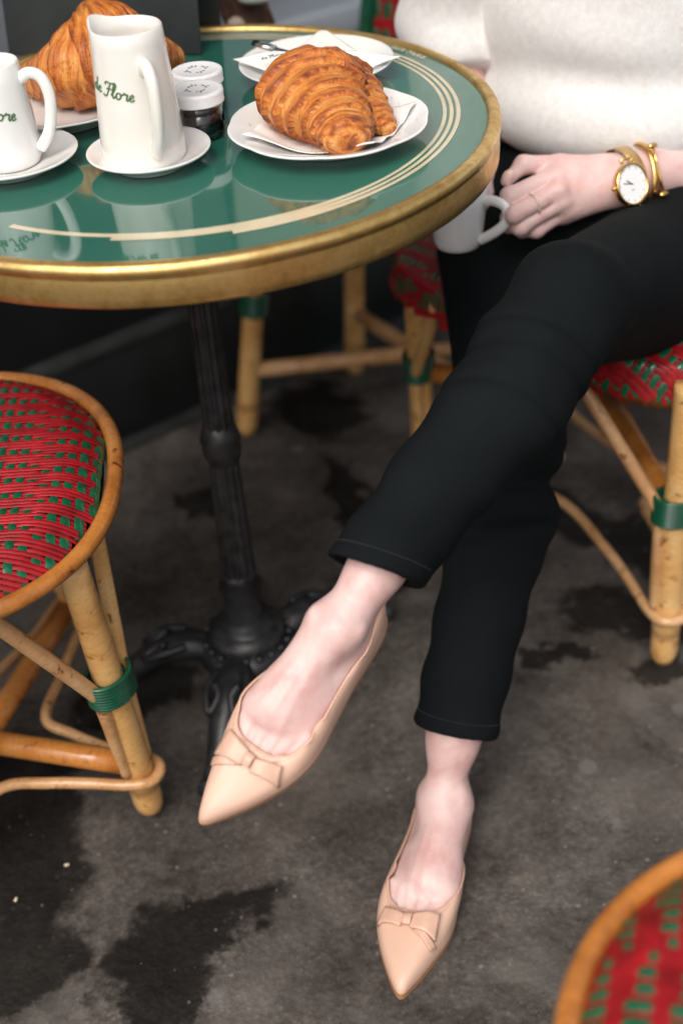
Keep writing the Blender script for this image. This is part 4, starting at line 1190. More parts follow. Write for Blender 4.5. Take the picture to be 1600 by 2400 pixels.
# ---- hand and forearm (her left) -------------------------------------------------
W_ = V3((0.4579, 0.0996, 0.5955)); EL = V3((0.6589, 0.2284, 0.5775))
handj = dict(
    cmc=V3((0.4327, 0.1059, 0.6042)), tm=V3((0.3938, 0.1086, 0.6131)), ti=V3((0.3529, 0.1023, 0.6214)), tt=V3((0.3334, 0.0910, 0.6092)),
    i0=V3((0.3883, 0.0918, 0.6102)), i1=V3((0.3334, 0.0712, 0.6006)), i2=V3((0.3361, 0.0926, 0.5857)), i3=V3((0.3548, 0.1112, 0.5722)),
    m0=V3((0.3875, 0.0775, 0.6007)), m1=V3((0.3361, 0.0538, 0.5866)), m2=V3((0.3340, 0.0772, 0.5729)), m3=V3((0.3541, 0.0989, 0.5585)),
    r0=V3((0.3899, 0.0758, 0.5881)), r1=V3((0.3436, 0.0571, 0.5707)), r2=V3((0.3335, 0.0797, 0.5628)), r3=V3((0.3515, 0.0996, 0.5492)),
    p0=V3((0.3948, 0.0806, 0.5743)), p1=V3((0.3624, 0.0678, 0.5598)), p2=V3((0.3490, 0.0829, 0.5535)), p3=V3((0.3602, 0.1003, 0.5451)))
def hand_sdf(P):
    j = handj; view = nrm(j['m0'] - camp)
    fl = (view, 0.74)
    d = smin(seg_d(P, EL, W_ + (EL - W_) * 0.45, 0.043, 0.036), seg_d(P, W_ + (EL - W_) * 0.45, W_, 0.036, 0.0262, fl), 0.02)
    wr = W_ + (j['m0'] - W_) * 0.15
    pal = seg_d(P, W_, wr, 0.0262, 0.0245, fl)
    for k, r0, r1 in (('i0', 0.0200, 0.0140), ('m0', 0.0200, 0.0142), ('r0', 0.0190, 0.0134), ('p0', 0.0185, 0.0122)):
        pal = smin(pal, seg_d(P, wr + (j[k] - wr) * 0.12, j[k], r0, r1, fl), 0.014)
    pal = smin(pal, seg_d(P, j['cmc'], j['tm'], 0.0185, 0.0150), 0.018)
    pal = smin(pal, seg_d(P, wr, j['p0'] + view * 0.008, 0.020, 0.014), 0.016)
    d = smin(d, pal, 0.014)
    th = smin(seg_d(P, j['tm'], j['ti'], 0.0138, 0.0108), seg_d(P, j['ti'], j['tt'], 0.0106, 0.0078), 0.006)
    d = smin(d, th, 0.005)
    fs = None
    for k, r in (('i', 0.0108), ('m', 0.0108), ('r', 0.0103), ('p', 0.0092)):
        a, b, c, e = j[k + '0'], j[k + '1'], j[k + '2'], j[k + '3']
        f = smin(seg_d(P, a, b, r * 1.16, r * 0.97), seg_d(P, b, c, r * 0.97, r * 0.90), 0.006)
        f = smin(f, seg_d(P, c, e, r * 0.90, r * 0.74), 0.005)
        fs = f if fs is None else smin(fs, f, 0.0010)
    d = smin(d, fs, 0.0055)
    for k in ('i0', 'm0', 'r0', 'p0'):       # knuckles
        d = smin(d, ell_d(P, j[k] - view * 0.0055, (0.009, 0.009, 0.008)), 0.009)
    return d + 0.0012 + 0.0004 * wob(P, 150, 9)
allp = np.array([W_, *handj.values()])
lo, hi = allp.min(0) - 0.045, allp.max(0) + 0.045
hi = np.maximum(hi, EL + 0.03); lo = np.minimum(lo, EL - 0.05)
v, q = surface_nets(hand_sdf, lo, hi, 0.0016)
add_body(v, q)

# ---- the rest of the body (mostly under clothes) ---------------------------------
PEL = (HR + HL) / 2 + np.array([0, 0, 0.03])
fdir = nrm(np.array([-0.30, -0.95, 0])); ldir = np.array([0.95, -0.30, 0])
TC = np.array([0.468, 0.262, 0])
def tz(z, l=0.0, f=0.0): return TC + ldir * l + fdir * f + np.array([0, 0, z]) + np.array([0.02, 0.04, 0]) * (z - 0.55)
SR_, SL_ = tz(0.955, -0.165), tz(0.955, 0.165)
ER_ = V3((0.2963, 0.3380, 0.7038)); HND_R = V3((0.3184, 0.2219, 0.5685))
NECK, HEAD = tz(1.02), tz(1.165, 0, 0.03)
axes = np.array([ldir, fdir, [0, 0, 1]])
def rest_sdf(P):
    d = ell_d(P, tz(0.60), (0.115, 0.085, 0.11), axes)
    d = smin(d, ell_d(P, tz(0.82), (0.118, 0.088, 0.16), axes), 0.06)
    d = smin(d, seg_d(P, SR_, SL_, 0.045, 0.045), 0.06)
    d = smin(d, seg_d(P, NECK - [0, 0, 0.06], HEAD - [0, 0, 0.05], 0.052, 0.046), 0.03)
    d = smin(d, ell_d(P, HEAD + [0, 0, 0.01], (0.070, 0.088, 0.100), axes), 0.02)
    d = smin(d, ell_d(P, HEAD + fdir * 0.025 + [0, 0, -0.055], (0.050, 0.060, 0.055), axes), 0.03)
    d = smin(d, seg_d(P, HEAD + fdir * 0.088 + [0, 0, 0.005], HEAD + fdir * 0.106 + [0, 0, -0.025], 0.008, 0.012), 0.012)
    for s in (-1, 1):
        d = smin(d, ell_d(P, HEAD + ldir * s * 0.071 + [0, 0, -0.012], (0.010, 0.020, 0.030), axes), 0.008)
        d = smax(d, -ell_d(P, HEAD + ldir * s * 0.030 + fdir * 0.090 + [0, 0, 0.008], (0.016, 0.016, 0.011), axes), 0.012)
    d = smin(d, ell_d(P, HEAD + fdir * 0.087 + [0, 0, -0.055], (0.024, 0.010, 0.007), axes), 0.006)
    d = smin(d, seg_d(P, SR_, ER_, 0.042, 0.036), 0.03); d = smin(d, seg_d(P, ER_, HND_R, 0.036, 0.026), 0.02)
    d = smin(d, ell_d(P, HND_R + nrm(HND_R - ER_) * 0.05, (0.03, 0.03, 0.035)), 0.02)
    d = smin(d, seg_d(P, SL_, EL, 0.042, 0.038), 0.03)
    for h, k in ((HR, KR), (HL, KL)):
        d = smin(d, seg_d(P, h, k, 0.068, 0.046), 0.03)
    for k, Fr in ((KR, FR), (KL, FL)):
        A = to_world(np.array([[0, 0, 0.078]]), Fr)[0]
        d = smin(d, seg_d(P, k, k + (A - k) * 0.7, 0.036, 0.024), 0.02)
    return d
pts = np.array([HR, HL, KR, KL, SR_, SL_, ER_, EL, HEAD + [0, 0, 0.04], HND_R, KL + (to_world(np.array([[0, 0, 0.078]]), FL)[0] - KL) * .6, KR + (to_world(np.array([[0, 0, 0.078]]), FR)[0] - KR) * .6])
v, q = surface_nets(rest_sdf, pts.min(0) - 0.12, pts.max(0) + 0.12, 0.0075)
add_body(v, q)
body = link_mesh('body', fast_mesh(np.concatenate(bodyV), np.concatenate(bodyQ), 'body'), 'skin', woman)
for s in (-1, 1):
    b = MB(); e = HEAD + ldir * s * 0.030 + fdir * 0.078 + np.array([0, 0, 0.008]); b.lathe([(0, -0.011), (0.008, -0.008), (0.0115, 0), (0.008, 0.008), (0, 0.011)], e, seg=16); b.build('eye', 'eye', body)
def hair_sdf(P):
    d = ell_d(P, HEAD - fdir * 0.016 + [0, 0, 0.022], (0.086, 0.098, 0.108), axes)
    d = smin(d, ell_d(P, HEAD - fdir * 0.060 + [0, 0, -0.10], (0.088, 0.050, 0.15), axes), 0.04)
    d = smax(d, -ell_d(P, HEAD + fdir * 0.085 + [0, 0, -0.035], (0.066, 0.085, 0.105), axes), 0.015)
    return d + 0.003 * wob(P * np.array([1, 1, 0.15], np.float32), 190, 2)
v, q = surface_nets(hair_sdf, HEAD - [0.17, 0.17, 0.30], HEAD + [0.17, 0.17, 0.17], 0.006)
link_mesh('hair', fast_mesh(v, q), 'hair', woman)
# thumb nail
view = nrm(handj['tt'] - camp)
tdir = nrm(handj['tt'] - handj['ti']); nside = np.cross(view, tdir)
v, q = surface_nets(lambda P: ell_d(P, handj['ti'] + (handj['tt'] - handj['ti']) * 0.80 - view * 0.0062 + nside * 0.0030, (0.0078, 0.0056, 0.0030), np.array([tdir, nside, view])), handj['tt'] - 0.025, handj['tt'] + 0.025, 0.0012)
link_mesh('thumb_nail', fast_mesh(v, q), 'nail', body)

# ---- trousers ---------------------------------------------------------------------
AL, AR = to_world(np.array([[0, 0, 0.078]]), FL)[0], to_world(np.array([[0, 0, 0.078]]), FR)[0]
hemL = AL + (KL - AL) * 0.140; hemR = AR + (KR - AR) * 0.165
dL = nrm(hemL - KL); dR = nrm(hemR - KR)
cutL = nrm(dL + np.array([0.22, 0.0, -0.32]))
def trouser_sdf(P):
    def leg(hip, knee, hem, d_, rk, rh, rt, calf, cut):
        mid = knee + (hem - knee) * 0.36
        t = seg_d(P, hip, knee, rt, rk)
        s = smin(seg_d(P, knee, mid + calf, rk, rk * 0.95), seg_d(P, mid + calf, hem + d_ * 0.05, rk * 0.95, rh), 0.03)
        ax = (P - hem.astype(np.float32)) @ cut.astype(np.float32)
        s = smin(s, seg_d(P, knee, hem, rk * 0.86, rh * 0.97), 0.02)
        gl = P @ nrm(d_ + np.array([0.25, -0.2, 0.1])).astype(np.float32); g0 = float(knee @ nrm(d_ + np.array([0.25, -0.2, 0.1])))
        wv = 0.010 * wob(P, 16, 21)
        for gq in (0.052, 0.078, 0.118): s = s + 0.0042 * np.exp(-((gl - g0 - gq + wv) / 0.0055) ** 2)
        # folds : stronger near the knee and the hem
        s = s + 0.0042 * np.sin(ax * 78 + 2.6 * wob(P, 12, 5)) * (0.25 + np.exp(-((ax + 0.30) / 0.09) ** 2) + 0.25 * np.exp(-((ax + 0.06) / 0.05) ** 2)) * np.clip(-ax / 0.03, 0, 1)
        s = s - 0.002 * np.exp(-((ax + 0.004) / 0.012) ** 2)
        s = smax(s, ax, 0.002)
        inner = np.maximum(seg_d(P, hem - d_ * 0.05, hem + d_ * 0.05, rh - 0.0065, rh - 0.0065), -(ax + 0.010))
        s = np.maximum(s, -inner)
        return smin(t, s, 0.025)
    under = smin(seg_d(P, HL - np.array([0, 0, 0.045]), KL - np.array([0, -0.05, 0.05]), 0.078, 0.045), seg_d(P, HL - np.array([-.1, 0, 0.045]), HL - np.array([0, 0, 0.045]), 0.07, 0.078), 0.02)
    L = leg(HL, KL, hemL, dL, 0.0515, 0.0365, 0.078, np.array([0.012, 0.008, -0.006]), cutL)
    R = leg(HR, KR, hemR, dR, 0.0530, 0.0390, 0.078, np.array([0.020, 0.022, 0.0]), dR)
    d = np.minimum(L, R)
    hip = ell_d(P, PEL + np.array([0.015, 0.03, 0.0]), (0.175, 0.13, 0.105), axes)
    d = smin(d, hip, 0.035); d = smin(d, under, 0.03)
    return d + 0.0020 * wob(P, 26, 8) + 0.0008 * wob(P, 70, 12)
pts = np.array([HR, HL, KR, KL, hemL + dL * 0.02, hemR + dR * 0.02, PEL])
v, q = surface_nets(trouser_sdf, pts.min(0) - np.array([0.13, 0.10, 0.05]), pts.max(0) + np.array([0.15, 0.15, 0.10]), 0.0042)
tro = link_mesh('trousers', fast_mesh(v, q), 'black', woman)
# hem stitching, a row of short stitches above the left hem
b = MB(); vv = nrm(camp - hemL); sd_ = np.cross(dL, vv)
bv = BVHTree.FromPolygons([tuple(p) for p in v], [tuple(map(int, f)) for f in q])
for hem_, d_ in ((hemL, cutL), (hemR, dR)):
    vv = nrm(camp - hem_); vv = nrm(vv - (vv @ d_) * d_); sd_ = np.cross(d_, vv)
    for k in range(-16, 17):
        a = k * 0.085
        dirv = vv * math.cos(a) + sd_ * math.sin(a)
        p = hem_ - d_ * 0.017
        hit = bv.ray_cast(Vector(p + dirv * 0.12), Vector(-dirv))
        hit2 = bv.ray_cast(Vector(p + d_ * 0.0 + (dirv + sd_ * 0.0) * 0.12 + nrm(np.cross(d_, dirv)) * 0.0025), Vector(-dirv))
        if hit[0] and hit2[0]: b.tube([np.array(hit[0]) + dirv * 0.0003, np.array(hit2[0]) + dirv * 0.0003], 0.00055, 5)
tag(b.build('hem_stitching', 'ink', tro), kind='stuff')

# ---- sweater ----------------------------------------------------------------------
def sweater_sdf(P):
    up_ = ell_d(P, tz(0.86, 0.0, -0.005), (0.148, 0.120, 0.235), axes)
    up_ = smin(up_, ell_d(P, tz(0.72, 0.01, 0.010), (0.150, 0.108, 0.090), axes), 0.03)
    low = ell_d(P, tz(0.632, 0.020, 0.018), (0.166, 0.118, 0.076), axes)
    d = smin(up_, low, 0.026)
    d = smin(d, seg_d(P, SR_, SL_, 0.062, 0.062), 0.06)
    d = smin(d, seg_d(P, NECK - [0, 0, 0.07], NECK - [0, 0, 0.02], 0.08, 0.066), 0.04)
    fw_ = nrm(HND_R - ER_)
    arm = seg_d(P, SR_, ER_, 0.064, 0.056)
    arm = smin(arm, seg_d(P, ER_, ER_ + fw_ * 0.035, 0.056, 0.053), 0.012)
    arm = smin(arm, seg_d(P, ER_ + fw_ * 0.034, ER_ + fw_ * 0.046, 0.0555, 0.0545), 0.006)      # turned-up cuff
    arm = smax(arm, (P - (ER_ + fw_ * 0.068).astype(np.float32)) @ fw_.astype(np.float32), 0.006)
    d = smin(d, arm, 0.005)
    fl_ = nrm(W_ - EL)
    arl = seg_d(P, SL_, EL, 0.064, 0.056); arl = smin(arl, seg_d(P, EL, EL + fl_ * 0.03, 0.054, 0.052), 0.012)
    d = smin(d, arl, 0.014)
    ax2 = (P @ np.array([0.35, 0.1, 1.0], np.float32))
    d = d + 0.0022 * np.sin(ax2 * 75 + 2 * wob(P, 12, 3)) * np.exp(-((P[..., 2] - 0.70) / 0.07) ** 2) + 0.0045 * wob(P, 19, 6)
    return d
pts = np.array([SR_, SL_, ER_, EL, tz(0.58), NECK])
v, q = surface_nets(sweater_sdf, pts.min(0) - 0.14, pts.max(0) + 0.14, 0.0050)
link_mesh('sweater', fast_mesh(v, q), 'knit', woman)

# ---- pointed flats ----------------------------------------------------------------
def shoe(key):
    Fr, fn, m, kl = feet[key]
    n = 96
    # sole outline and topline, both as closed loops: i=0 at the toe, half-way at the heel
    xs = [0.206, 0.2035, 0.196, 0.180, 0.158, 0.130, 0.100, 0.065, 0.030, -0.005, -0.030, -0.046, -0.052]
    wi = [0.0, 0.0042, 0.0090, 0.0175, 0.0275, 0.0375, 0.0395, 0.0330, 0.0275, 0.0258, 0.0232, 0.0150, 0.0]        # inner (big-toe) side
    wo = [0.0, 0.0042, 0.0095, 0.0185, 0.0290, 0.0385, 0.0410, 0.0355, 0.0300, 0.0268, 0.0232, 0.0150, 0.0]
    tx = [0.1275, 0.1270, 0.1252, 0.1200, 0.1110, 0.0960, 0.082, 0.055, 0.025, -0.008, -0.034, -0.047, -0.0505]
    twi = [0.0, 0.0100, 0.0185, 0.0275, 0.0335, 0.0355, 0.0325, 0.0270, 0.0238, 0.0222, 0.0192, 0.0112, 0.0]
    two = [0.0, 0.0100, 0.0190, 0.0285, 0.0350, 0.0375, 0.0355, 0.0310, 0.0265, 0.0232, 0.0192, 0.0112, 0.0]
    tzs = [0.0335, 0.0335, 0.0335, 0.0335, 0.0335, 0.0320, 0.0310, 0.0300, 0.0305, 0.0345, 0.0440, 0.0525, 0.0545]
    u = np.linspace(0, 12, 12 * 4 + 1)
    def loop(x, w1, w2, z):
        f = lambda a: np.array([catm1(a, q) for q in u])
        X = f(x); A = np.maximum(f(w1), 0); B_ = np.maximum(f(w2), 0); Z = f(z)
        return np.concatenate([np.stack([X, A * m, Z], 1), np.stack([X, -B_ * m, Z], 1)[1:-1][::-1]])
    def catm1(a, q):
        i = min(int(q), 11); t = q - i
        p0, p1, p2, p3 = a[max(i - 1, 0)], a[i], a[i + 1], a[min(i + 2, 12)]
        return 0.5 * (2 * p1 + (-p0 + p2) * t + (2 * p0 - 5 * p1 + 4 * p2 - p3) * t * t + (-p0 + 3 * p1 - 3 * p2 + p3) * t ** 3)
    skew = lambda L: L + np.stack([0 * L[:, 0], 0.010 * m * np.clip((L[:, 0] - 0.09) / 0.115, 0, 1) ** 1.5, 0 * L[:, 0]], 1)
    F = skew(loop(xs, wi, wo, [0.0] * 13)); T = skew(loop(tx, twi, two, tzs))
    # topline sits on the foot
    P = T.astype(np.float32)
    for _ in range(5):
        d = fn(P); e = 0.0008
        g = np.stack([fn(P + np.array(o, np.float32)) - d for o in ((e, 0, 0), (0, e, 0), (0, 0, e))], -1); g /= np.linalg.norm(g, axis=-1, keepdims=True) + 1e-9
        front = np.clip((P[:, 0] - 0.06) / 0.05, 0, 1)
        want = np.where(P[:, 0] > 0.06, 0.0012, 0.0012)
        mv = (d - want)
        mv = np.where((mv > 0) & (P[:, 0] < 0.07), mv * 0.0, mv)      # sides may gape a little
        P = P - (g * mv[:, None]).astype(np.float32) * np.array([0.4, 1, 1], np.float32)
    T = P.astype(float)
    K = 14; rows = []
    for k in range(K + 1):
        w = k / K
        toe = np.clip((F[:, 0] - 0.105) / 0.06, 0, 1)[:, None]
        # side walls climb almost straight up; the toe box is a low wedge
        wz = np.clip(w / 0.9, 0, 1) ** 0.85
        hw = w ** 1.5
        hor = F[:, :2] + (T[:, :2] - F[:, :2]) * hw
        zz_side = T[:, 2] * wz
        tipz = 0.0125
        zz_toe = np.where(w < 0.22, tipz * math.sin(min(1, w / 0.22) * PI / 2), tipz + (T[:, 2] - tipz) * ((w - 0.22) / 0.78) ** 0.92 if w >= 0.22 else 0)
        hor_toe = F[:, :2] + (T[:, :2] - F[:, :2]) * (0.06 * w / 0.22 if w < 0.22 else 0.06 + 0.94 * ((w - 0.22) / 0.78))
        t1 = toe[:, 0]
        z = zz_side * (1 - t1) + zz_toe * t1
        h2 = hor * (1 - toe) + hor_toe * toe
        bul = 0.0022 * math.sin(PI * w) * (1 - t1)
        nrm2 = np.stack([np.zeros(len(F)), np.sign(F[:, 1])], 1)
        rows.append(np.concatenate([h2 + nrm2 * bul[:, None], z[:, None] + 0.0025], 1))
    rows = np.array(rows); nl = rows.shape[1]
    # keep the leather outside the skin
    Pq = rows[1:-1].reshape(-1, 3).astype(np.float32)
    for _ in range(3):
        d = fn(Pq); e = 0.0008
        g = np.stack([fn(Pq + np.array(o, np.float32)) - d for o in ((e, 0, 0), (0, e, 0), (0, 0, e))], -1); g /= np.linalg.norm(g, axis=-1, keepdims=True) + 1e-9
        mv = np.clip(0.0013 - d, 0, 0.01); Pq = Pq + (g * mv[:, None]).astype(np.float32)
    rows[1:-1] = Pq.reshape(K - 1, nl, 3)
    # relax so the pushed leather stays smooth
    for _ in range(8):
        R2 = rows.copy(); R2[1:-1] = (rows[:-2] + rows[2:] + 2 * rows[1:-1] + np.roll(rows, 1, 1)[1:-1] + np.roll(rows, -1, 1)[1:-1]) / 6
        rows[2:-1] = R2[2:-1]
    Vv = to_world(rows.reshape(-1, 3), Fr)
    Q = [(k * nl + i, k * nl + (i + 1) % nl, (k + 1) * nl + (i + 1) % nl, (k + 1) * nl + i) for k in range(K) for i in range(nl)]
    me = fast_mesh(Vv, Q, 'shoe')
    o = link_mesh('shoe', me, 'leather', woman)
    bm = bmesh.new(); bm.from_mesh(me); bmesh.ops.recalc_face_normals(bm, faces=bm.faces); bm.to_mesh(me); bm.free()
    s = o.modifiers.new('thickness', 'SOLIDIFY'); s.thickness = 0.0016; s.offset = 0
    s2 = o.modifiers.new('smooth', 'SUBSURF'); s2.levels = 1; s2.render_levels = 1
    # piping along the topline
    b = MB(); b.tube(to_world(rows[-1] + [0, 0, 0.0002], Fr), 0.0011, 6, closed=True); b.build('topline_binding', 'leather_bow', o)
    b = MB()
    inn = rows[-2] * 0.55 + rows[-3] * 0.45
    for i in range(0, nl, 1):
        p, q = inn[i], inn[(i + 1) % nl]
        if p[0] < 0.02: continue
        for t0 in (0.1, 0.6):
            a = p + (q - p) * t0; c = p + (q - p) * (t0 + 0.28)
            b.tube(to_world(np.array([a, c]) + [0, 0, 0.0011], Fr), 0.00032, 4)
    tag(b.build('topline_stitching', 'thread', o), kind='stuff')
    # sole
    L0 = F * np.array([1, 1, 1]); cen = np.array([0.07, 0, 0])
    outl = cen + (L0 - cen) * 1.012
    vs_ = np.concatenate([outl + [0, 0, 0.004], outl + [0, 0, -0.003], [[0.07, 0, 0.004], [0.07, 0, -0.003]]])
    fs = []
    for i in range(nl):
        j = (i + 1) % nl
        fs += [(i, j, nl + j, nl + i), (2 * nl, j, i), (2 * nl + 1, nl + i, nl + j)]
    autosmooth(link_mesh('sole', mesh_from(to_world(vs_, Fr), fs), 'sole', o), 50)
    # flat leather bow lying across the vamp
    bv = BVHTree.FromPolygons([Vector(p) for p in rows.reshape(-1, 3)], Q)
    def on(x, y, h):
        hit = bv.ray_cast(Vector((x, y, 0.12)), Vector((0, 0, -1)))
        return np.array([x, y, (hit[0].z if hit[0] else 0.02) + h])
    def loop_piece(x0, y0, x1, y1, wa, wb, h, name):
        # a strip from (x0,y0) to (x1,y1), width wa..wb, folded over on itself
        d = np.array([x1 - x0, y1 - y0]); Ld = np.linalg.norm(d); d /= Ld; nn = np.array([-d[1], d[0]])
        vs_, fs = [], []; N = 10; Mn = 6
        for i in range(N + 1):
            t = i / N; wv = wa + (wb - wa) * t
            for j in range(Mn + 1):
                s_ = (j / Mn - 0.5) * wv
                p = np.array([x0, y0]) + d * Ld * t + nn * s_
                vs_.append(on(p[0], p[1], h + 0.0022 * math.sin(PI * min(1, t * 1.15)) ))
        for i in range(N):
            for j in range(Mn):
                k = i * (Mn + 1) + j; fs.append((k, k + 1, k + Mn + 2, k + Mn + 1))
        oo = link_mesh(name, mesh_from(to_world(np.array(vs_), Fr), fs), 'leather_bow', o)
        sm = oo.modifiers.new('t', 'SOLIDIFY'); sm.thickness = 0.0026; sm.offset = -1
        bvv = MB()
        V_ = np.array(vs_).reshape(N + 1, Mn + 1, 3)
        for side in (0, 1):
            e = V_[:, 0] * 0.9 + V_[:, 1] * 0.1 if side == 0 else V_[:, -1] * 0.9 + V_[:, -2] * 0.1
            for i in range(N):
                for t0 in (0.05, 0.55):
                    a = e[i] + (e[i + 1] - e[i]) * t0; c = e[i] + (e[i + 1] - e[i]) * (t0 + 0.28)
                    bvv.tube(to_world(np.array([a, c]) + [0, 0, 0.0006], Fr), 0.00030, 4)
        tag(bvv.build('bow_stitching', 'thread', o), kind='stuff')
    mm = m
    bx = 0.1400
    loop_piece(bx + 0.000, 0.004 * mm, bx - 0.001, 0.0305 * mm, 0.0150, 0.0250, 0.0042, 'bow_loop')
    loop_piece(bx + 0.001, -0.0045 * mm, bx - 0.006, -0.0290 * mm, 0.0125, 0.0165, 0.0042, 'bow_loop')
    loop_piece(bx - 0.0055, 0.0 * mm, bx + 0.0055, 0.0 * mm, 0.0085, 0.0085, 0.0062, 'bow_knot')
    loop_piece(bx + 0.0065, 0.009 * mm, bx + 0.0175, 0.0300 * mm, 0.0050, 0.0080, 0.0012, 'bow_tail')
    return o
shoe('L'); shoe('R')

# ---- watch, bracelet, ring --------------------------------------------------------
adir = nrm(EL - W_)                               # up the forearm
vw = nrm(W_ - camp); upv = nrm(np.cross(adir, np.cross(-vw, adir)))      # out of the wrist towards the viewer
upv = nrm(-vw - (-vw @ adir) * adir); sidev = np.cross(adir, upv)
# the dial is turned a little down the wrist
def wrist_ring(centre, ra, rb, width, rad, mat, name, parent, n=48, tilt=0.0, flat=1.0, a0=0, a1=2 * PI):
    b = MB(); closed = abs(a1 - a0 - 2 * PI) < 1e-6
    P = [centre + sidev * ra * math.cos(a) + upv * rb * math.sin(a) + adir * tilt * math.cos(a) for a in np.linspace(a0, a1, n, endpoint=not closed)]
    b.tube(P, rad, 10, closed=closed, flat=flat, up=adir)
    return b.build(name, mat, parent)
def watch():
    c = W_ + adir * 0.004
    w = link_mesh('watch', bpy.data.meshes.new('watch'), None, woman, False)
    dn = nrm(upv * 0.90 - sidev * (-0.43) * (1 if sidev[2] < 0 else -1) * -1)
    down = np.array([0, 0, -1.0]); dn = nrm(upv + nrm(down - (down @ adir) * adir) * 0.10)
    e1 = adir; e2 = np.cross(dn, e1)
    Cd = V3((0.4642, 0.0662, 0.6055))
    R_ = 0.0220
    def disc(r, z0, z1, seg=56, rb=None):
        vs_, fs = [], []
        prof = [(0, z0), (r, z0), (r, z1), (0, z1)] if rb is None else [(rb, z0), (r, z0), (r * 1.02, (z0 + z1) / 2), (r, z1), (rb, z1)]
        for j in range(seg):
            a = 2 * PI * j / seg
            for (q, z) in prof: vs_.append(Cd + e1 * q * math.cos(a) + e2 * q * math.sin(a) + dn * z)
        n = len(prof)
        for j in range(seg):
            jj = (j + 1) % seg
            for i in range(n - 1): fs.append((j * n + i, jj * n + i, jj * n + i + 1, j * n + i + 1))
            if rb is not None: fs.append((j * n + n - 1, jj * n + n - 1, jj * n, j * n))
        return vs_, fs
    # case is the watch mesh itself
    b = MB(); b.add(*disc(R_, -0.0065, 0.0006, rb=R_ - 0.0016)); b.add(*disc(R_ - 0.0004, -0.0068, -0.0060))
    for s in (-1, 1):
        for q in (-1, 1):
            p = Cd + e2 * s * (R_ + 0.001) + e1 * q * 0.0078 - dn * 0.003
            b.tube([p, p + e2 * s * 0.0045 - dn * 0.0016], 0.0017, 8)
        p = Cd + e2 * s * (R_ + 0.0048) - dn * 0.004; b.tube([p - e1 * 0.009, p + e1 * 0.009], 0.0016, 8)
    p = Cd - e1 * (R_ + 0.0012) - dn * 0.003; b.tube([p, p - e1 * 0.0034], 0.0021, 10)
    tmp = b.build('tmp', 'gold', None); w.data = tmp.data; bpy.data.objects.remove(tmp)
    b = MB(); b.add(*disc(R_ - 0.0015, -0.0055, -0.0012)); autosmooth(b.build('dial', 'dial', w))
    b = MB()
    for k in range(12):
        a = 2 * PI * k / 12; d = e1 * math.cos(a) + e2 * math.sin(a)
        b.tube([Cd + d * (R_ - 0.0055) - dn * 0.0010, Cd + d * (R_ - 0.0026) - dn * 0.0010], 0.00026, 5)
    b.tube([Cd + e2 * 0.0055 * -1 * 0 + (-e2 if e2[2] > 0 else e2) * 0.0062 - e1 * 0.0022 - dn * 0.001, Cd + (-e2 if e2[2] > 0 else e2) * 0.0062 + e1 * 0.0022 - dn * 0.001], 0.00035, 5)
    b.build('hour_marks', 'ink', w)
    upd = e2 if e2[2] > 0 else -e2
    for L_, d, wd in ((0.0125, nrm(-e1 * 0.93 + upd * 0.22), 0.00042), (0.0088, nrm(-e1 * 0.80 + upd * 0.55), 0.0005)):
        b = MB(); b.tube([Cd - d * 0.001 - dn * 0.0007, Cd + d * L_ - dn * 0.0007], wd, 6); b.build('watch_hand', 'ink', w)
    # mesh strap round the wrist
    b = MB(); ring = []
    cs = c
    for a in np.linspace(0, 2 * PI, 56, endpoint=False):
        ring.append(cs + sidev * 0.0345 * math.cos(a) + upv * 0.0285 * math.sin(a))
    vs_, fs = [], []; n = len(ring)
    for i in range(n):
        p = ring[i]; o_ = nrm(p - cs)
        for q, h in ((-0.0082, 0), (-0.0078, 0.0011), (0.0078, 0.0011), (0.0082, 0)): vs_.append(p + adir * q + o_ * h)
    for i in range(n):
        j = (i + 1) % n
        for k in range(3): fs.append((i * 4 + k, j * 4 + k, j * 4 + k + 1, i * 4 + k + 1))
    b.add(vs_, fs); b.build('mesh_strap', 'gold_mesh', w)
    return w
watch()
def bracelet():
    c = W_ + adir * 0.030
    o = wrist_ring(c, 0.0335, 0.0285, 0, 0.0016, 'gold', 'bracelet', woman, tilt=0.002, a0=math.radians(20), a1=math.radians(340))
    c2 = c + adir * 0.001
    wrist_ring(c - adir * 0.005, 0.0345, 0.029, 0, 0.0024, 'gold', 'bracelet_band', o, tilt=-0.006, flat=1.6)
    b = MB()
    e = c + upv * 0.0288
    b.tube([e + sidev * 0.024 * s_ for s_ in (-1, -0.3, 0.3, 1)], 0.0014, 8)
    for s_ in (-1, 1):
        p = e + sidev * 0.0265 * s_ - upv * 0.001
        b.tube([p - adir * 0.0052, p + adir * 0.0052], 0.0026, 10); b.tube([p - sidev * 0.003, p + sidev * 0.003], 0.0024, 10)
    b.build('bracelet_bar', 'gold', o)
bracelet()
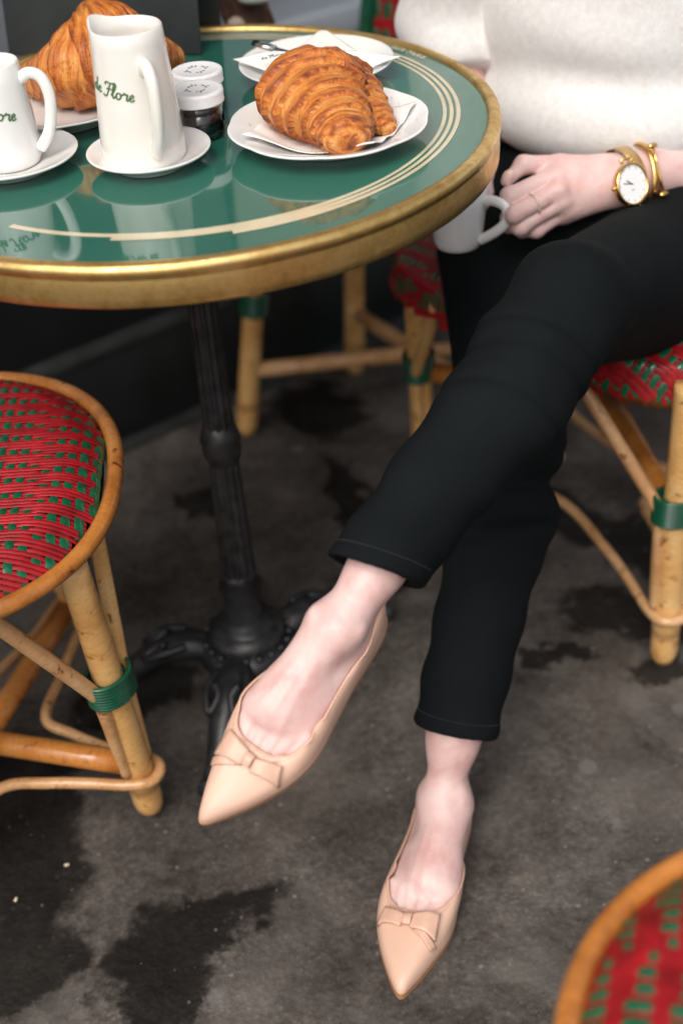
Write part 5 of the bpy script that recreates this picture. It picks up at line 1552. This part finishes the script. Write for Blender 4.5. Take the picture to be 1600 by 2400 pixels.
def finger_ring():
    a, b_ = handj['m0'], handj['m1']; d = nrm(b_ - a); c = a + (b_ - a) * 0.57
    u1 = nrm(np.cross(d, [0, 0, 1.0])); u2 = np.cross(d, u1); b = MB()
    for k in range(22):
        t = 2 * PI * k / 22; p = c + (u1 * math.cos(t) + u2 * math.sin(t)) * 0.0118
        b.lathe([(0, -0.00125), (0.0009, -0.0009), (0.00128, 0), (0.0009, 0.0009), (0, 0.00125)], p, seg=8)
    b.tube([c + (u1 * math.cos(t) + u2 * math.sin(t)) * 0.0113 for t in np.linspace(0, 2 * PI, 40, endpoint=False)], 0.0009, 6, closed=True)
    b.build('finger_ring', 'silver', woman)
finger_ring()

# ---- cup she holds ----------------------------------------------------------------
HC = V3((0.2800, 0.0917, 0.5384))
hprof = [(0.0215, 0.0), (0.0250, 0.002), (0.0272, 0.009), (0.0288, 0.025), (0.0318, 0.050), (0.0345, 0.072)]
hd = nrm(handj['m1'] - HC); hd[2] = 0; hd = nrm(hd); ah = math.atan2(hd[1], hd[0])
def hcp(r, z): return (HC[0] + r * math.cos(ah), HC[1] + r * math.sin(ah), HC[2] + z)
vessel('held_cup', 'white cup held by its handle in the woman\'s hand, partly behind the brass rim', 'cup', tuple(HC), hprof, 0.0028,
       [hcp(0.0325, 0.058), hcp(0.044, 0.0595), hcp(0.0560, 0.056), hcp(0.0600, 0.046), hcp(0.0555, 0.034), hcp(0.043, 0.022), hcp(0.0270, 0.011)], 0.0046, 'china', None, 1.25)

# ================================================================== LITTER ON THE GROUND
def litter():
    b = MB(); r_ = random.Random(4)
    for k in range(420):
        x, y = r_.uniform(-0.45, 0.55), r_.uniform(-0.62, 0.55); s = r_.choice([0.0009, 0.0012, 0.0016, 0.0022])
        b.lathe([(0, -s * .5), (s, -s * 0.2), (s * 0.8, s * 0.5), (0, s * 0.7)], (x, y, s * 0.3), seg=5)
    tag(b.build('grit', 'stone', None, False), kind='stuff')
    for px in ((-0.2055, -0.2820, 0.0040), (-0.2561, -0.3250, 0.0040)):
        b = MB(); p = np.array(px); a = r_.uniform(0, 3); d = np.array([math.cos(a), math.sin(a), 0]) * 0.0026
        b.tube([p - d, p, p + d], 0.0017, 8)
        o = b.build('paper_scrap', 'butt', None)
        tag(o, 'tiny pale scrap on the grey paving near the wet patch' if o.name == 'paper_scrap' else 'tiny tan scrap on the dark wet patch at the left edge', 'litter')
litter()
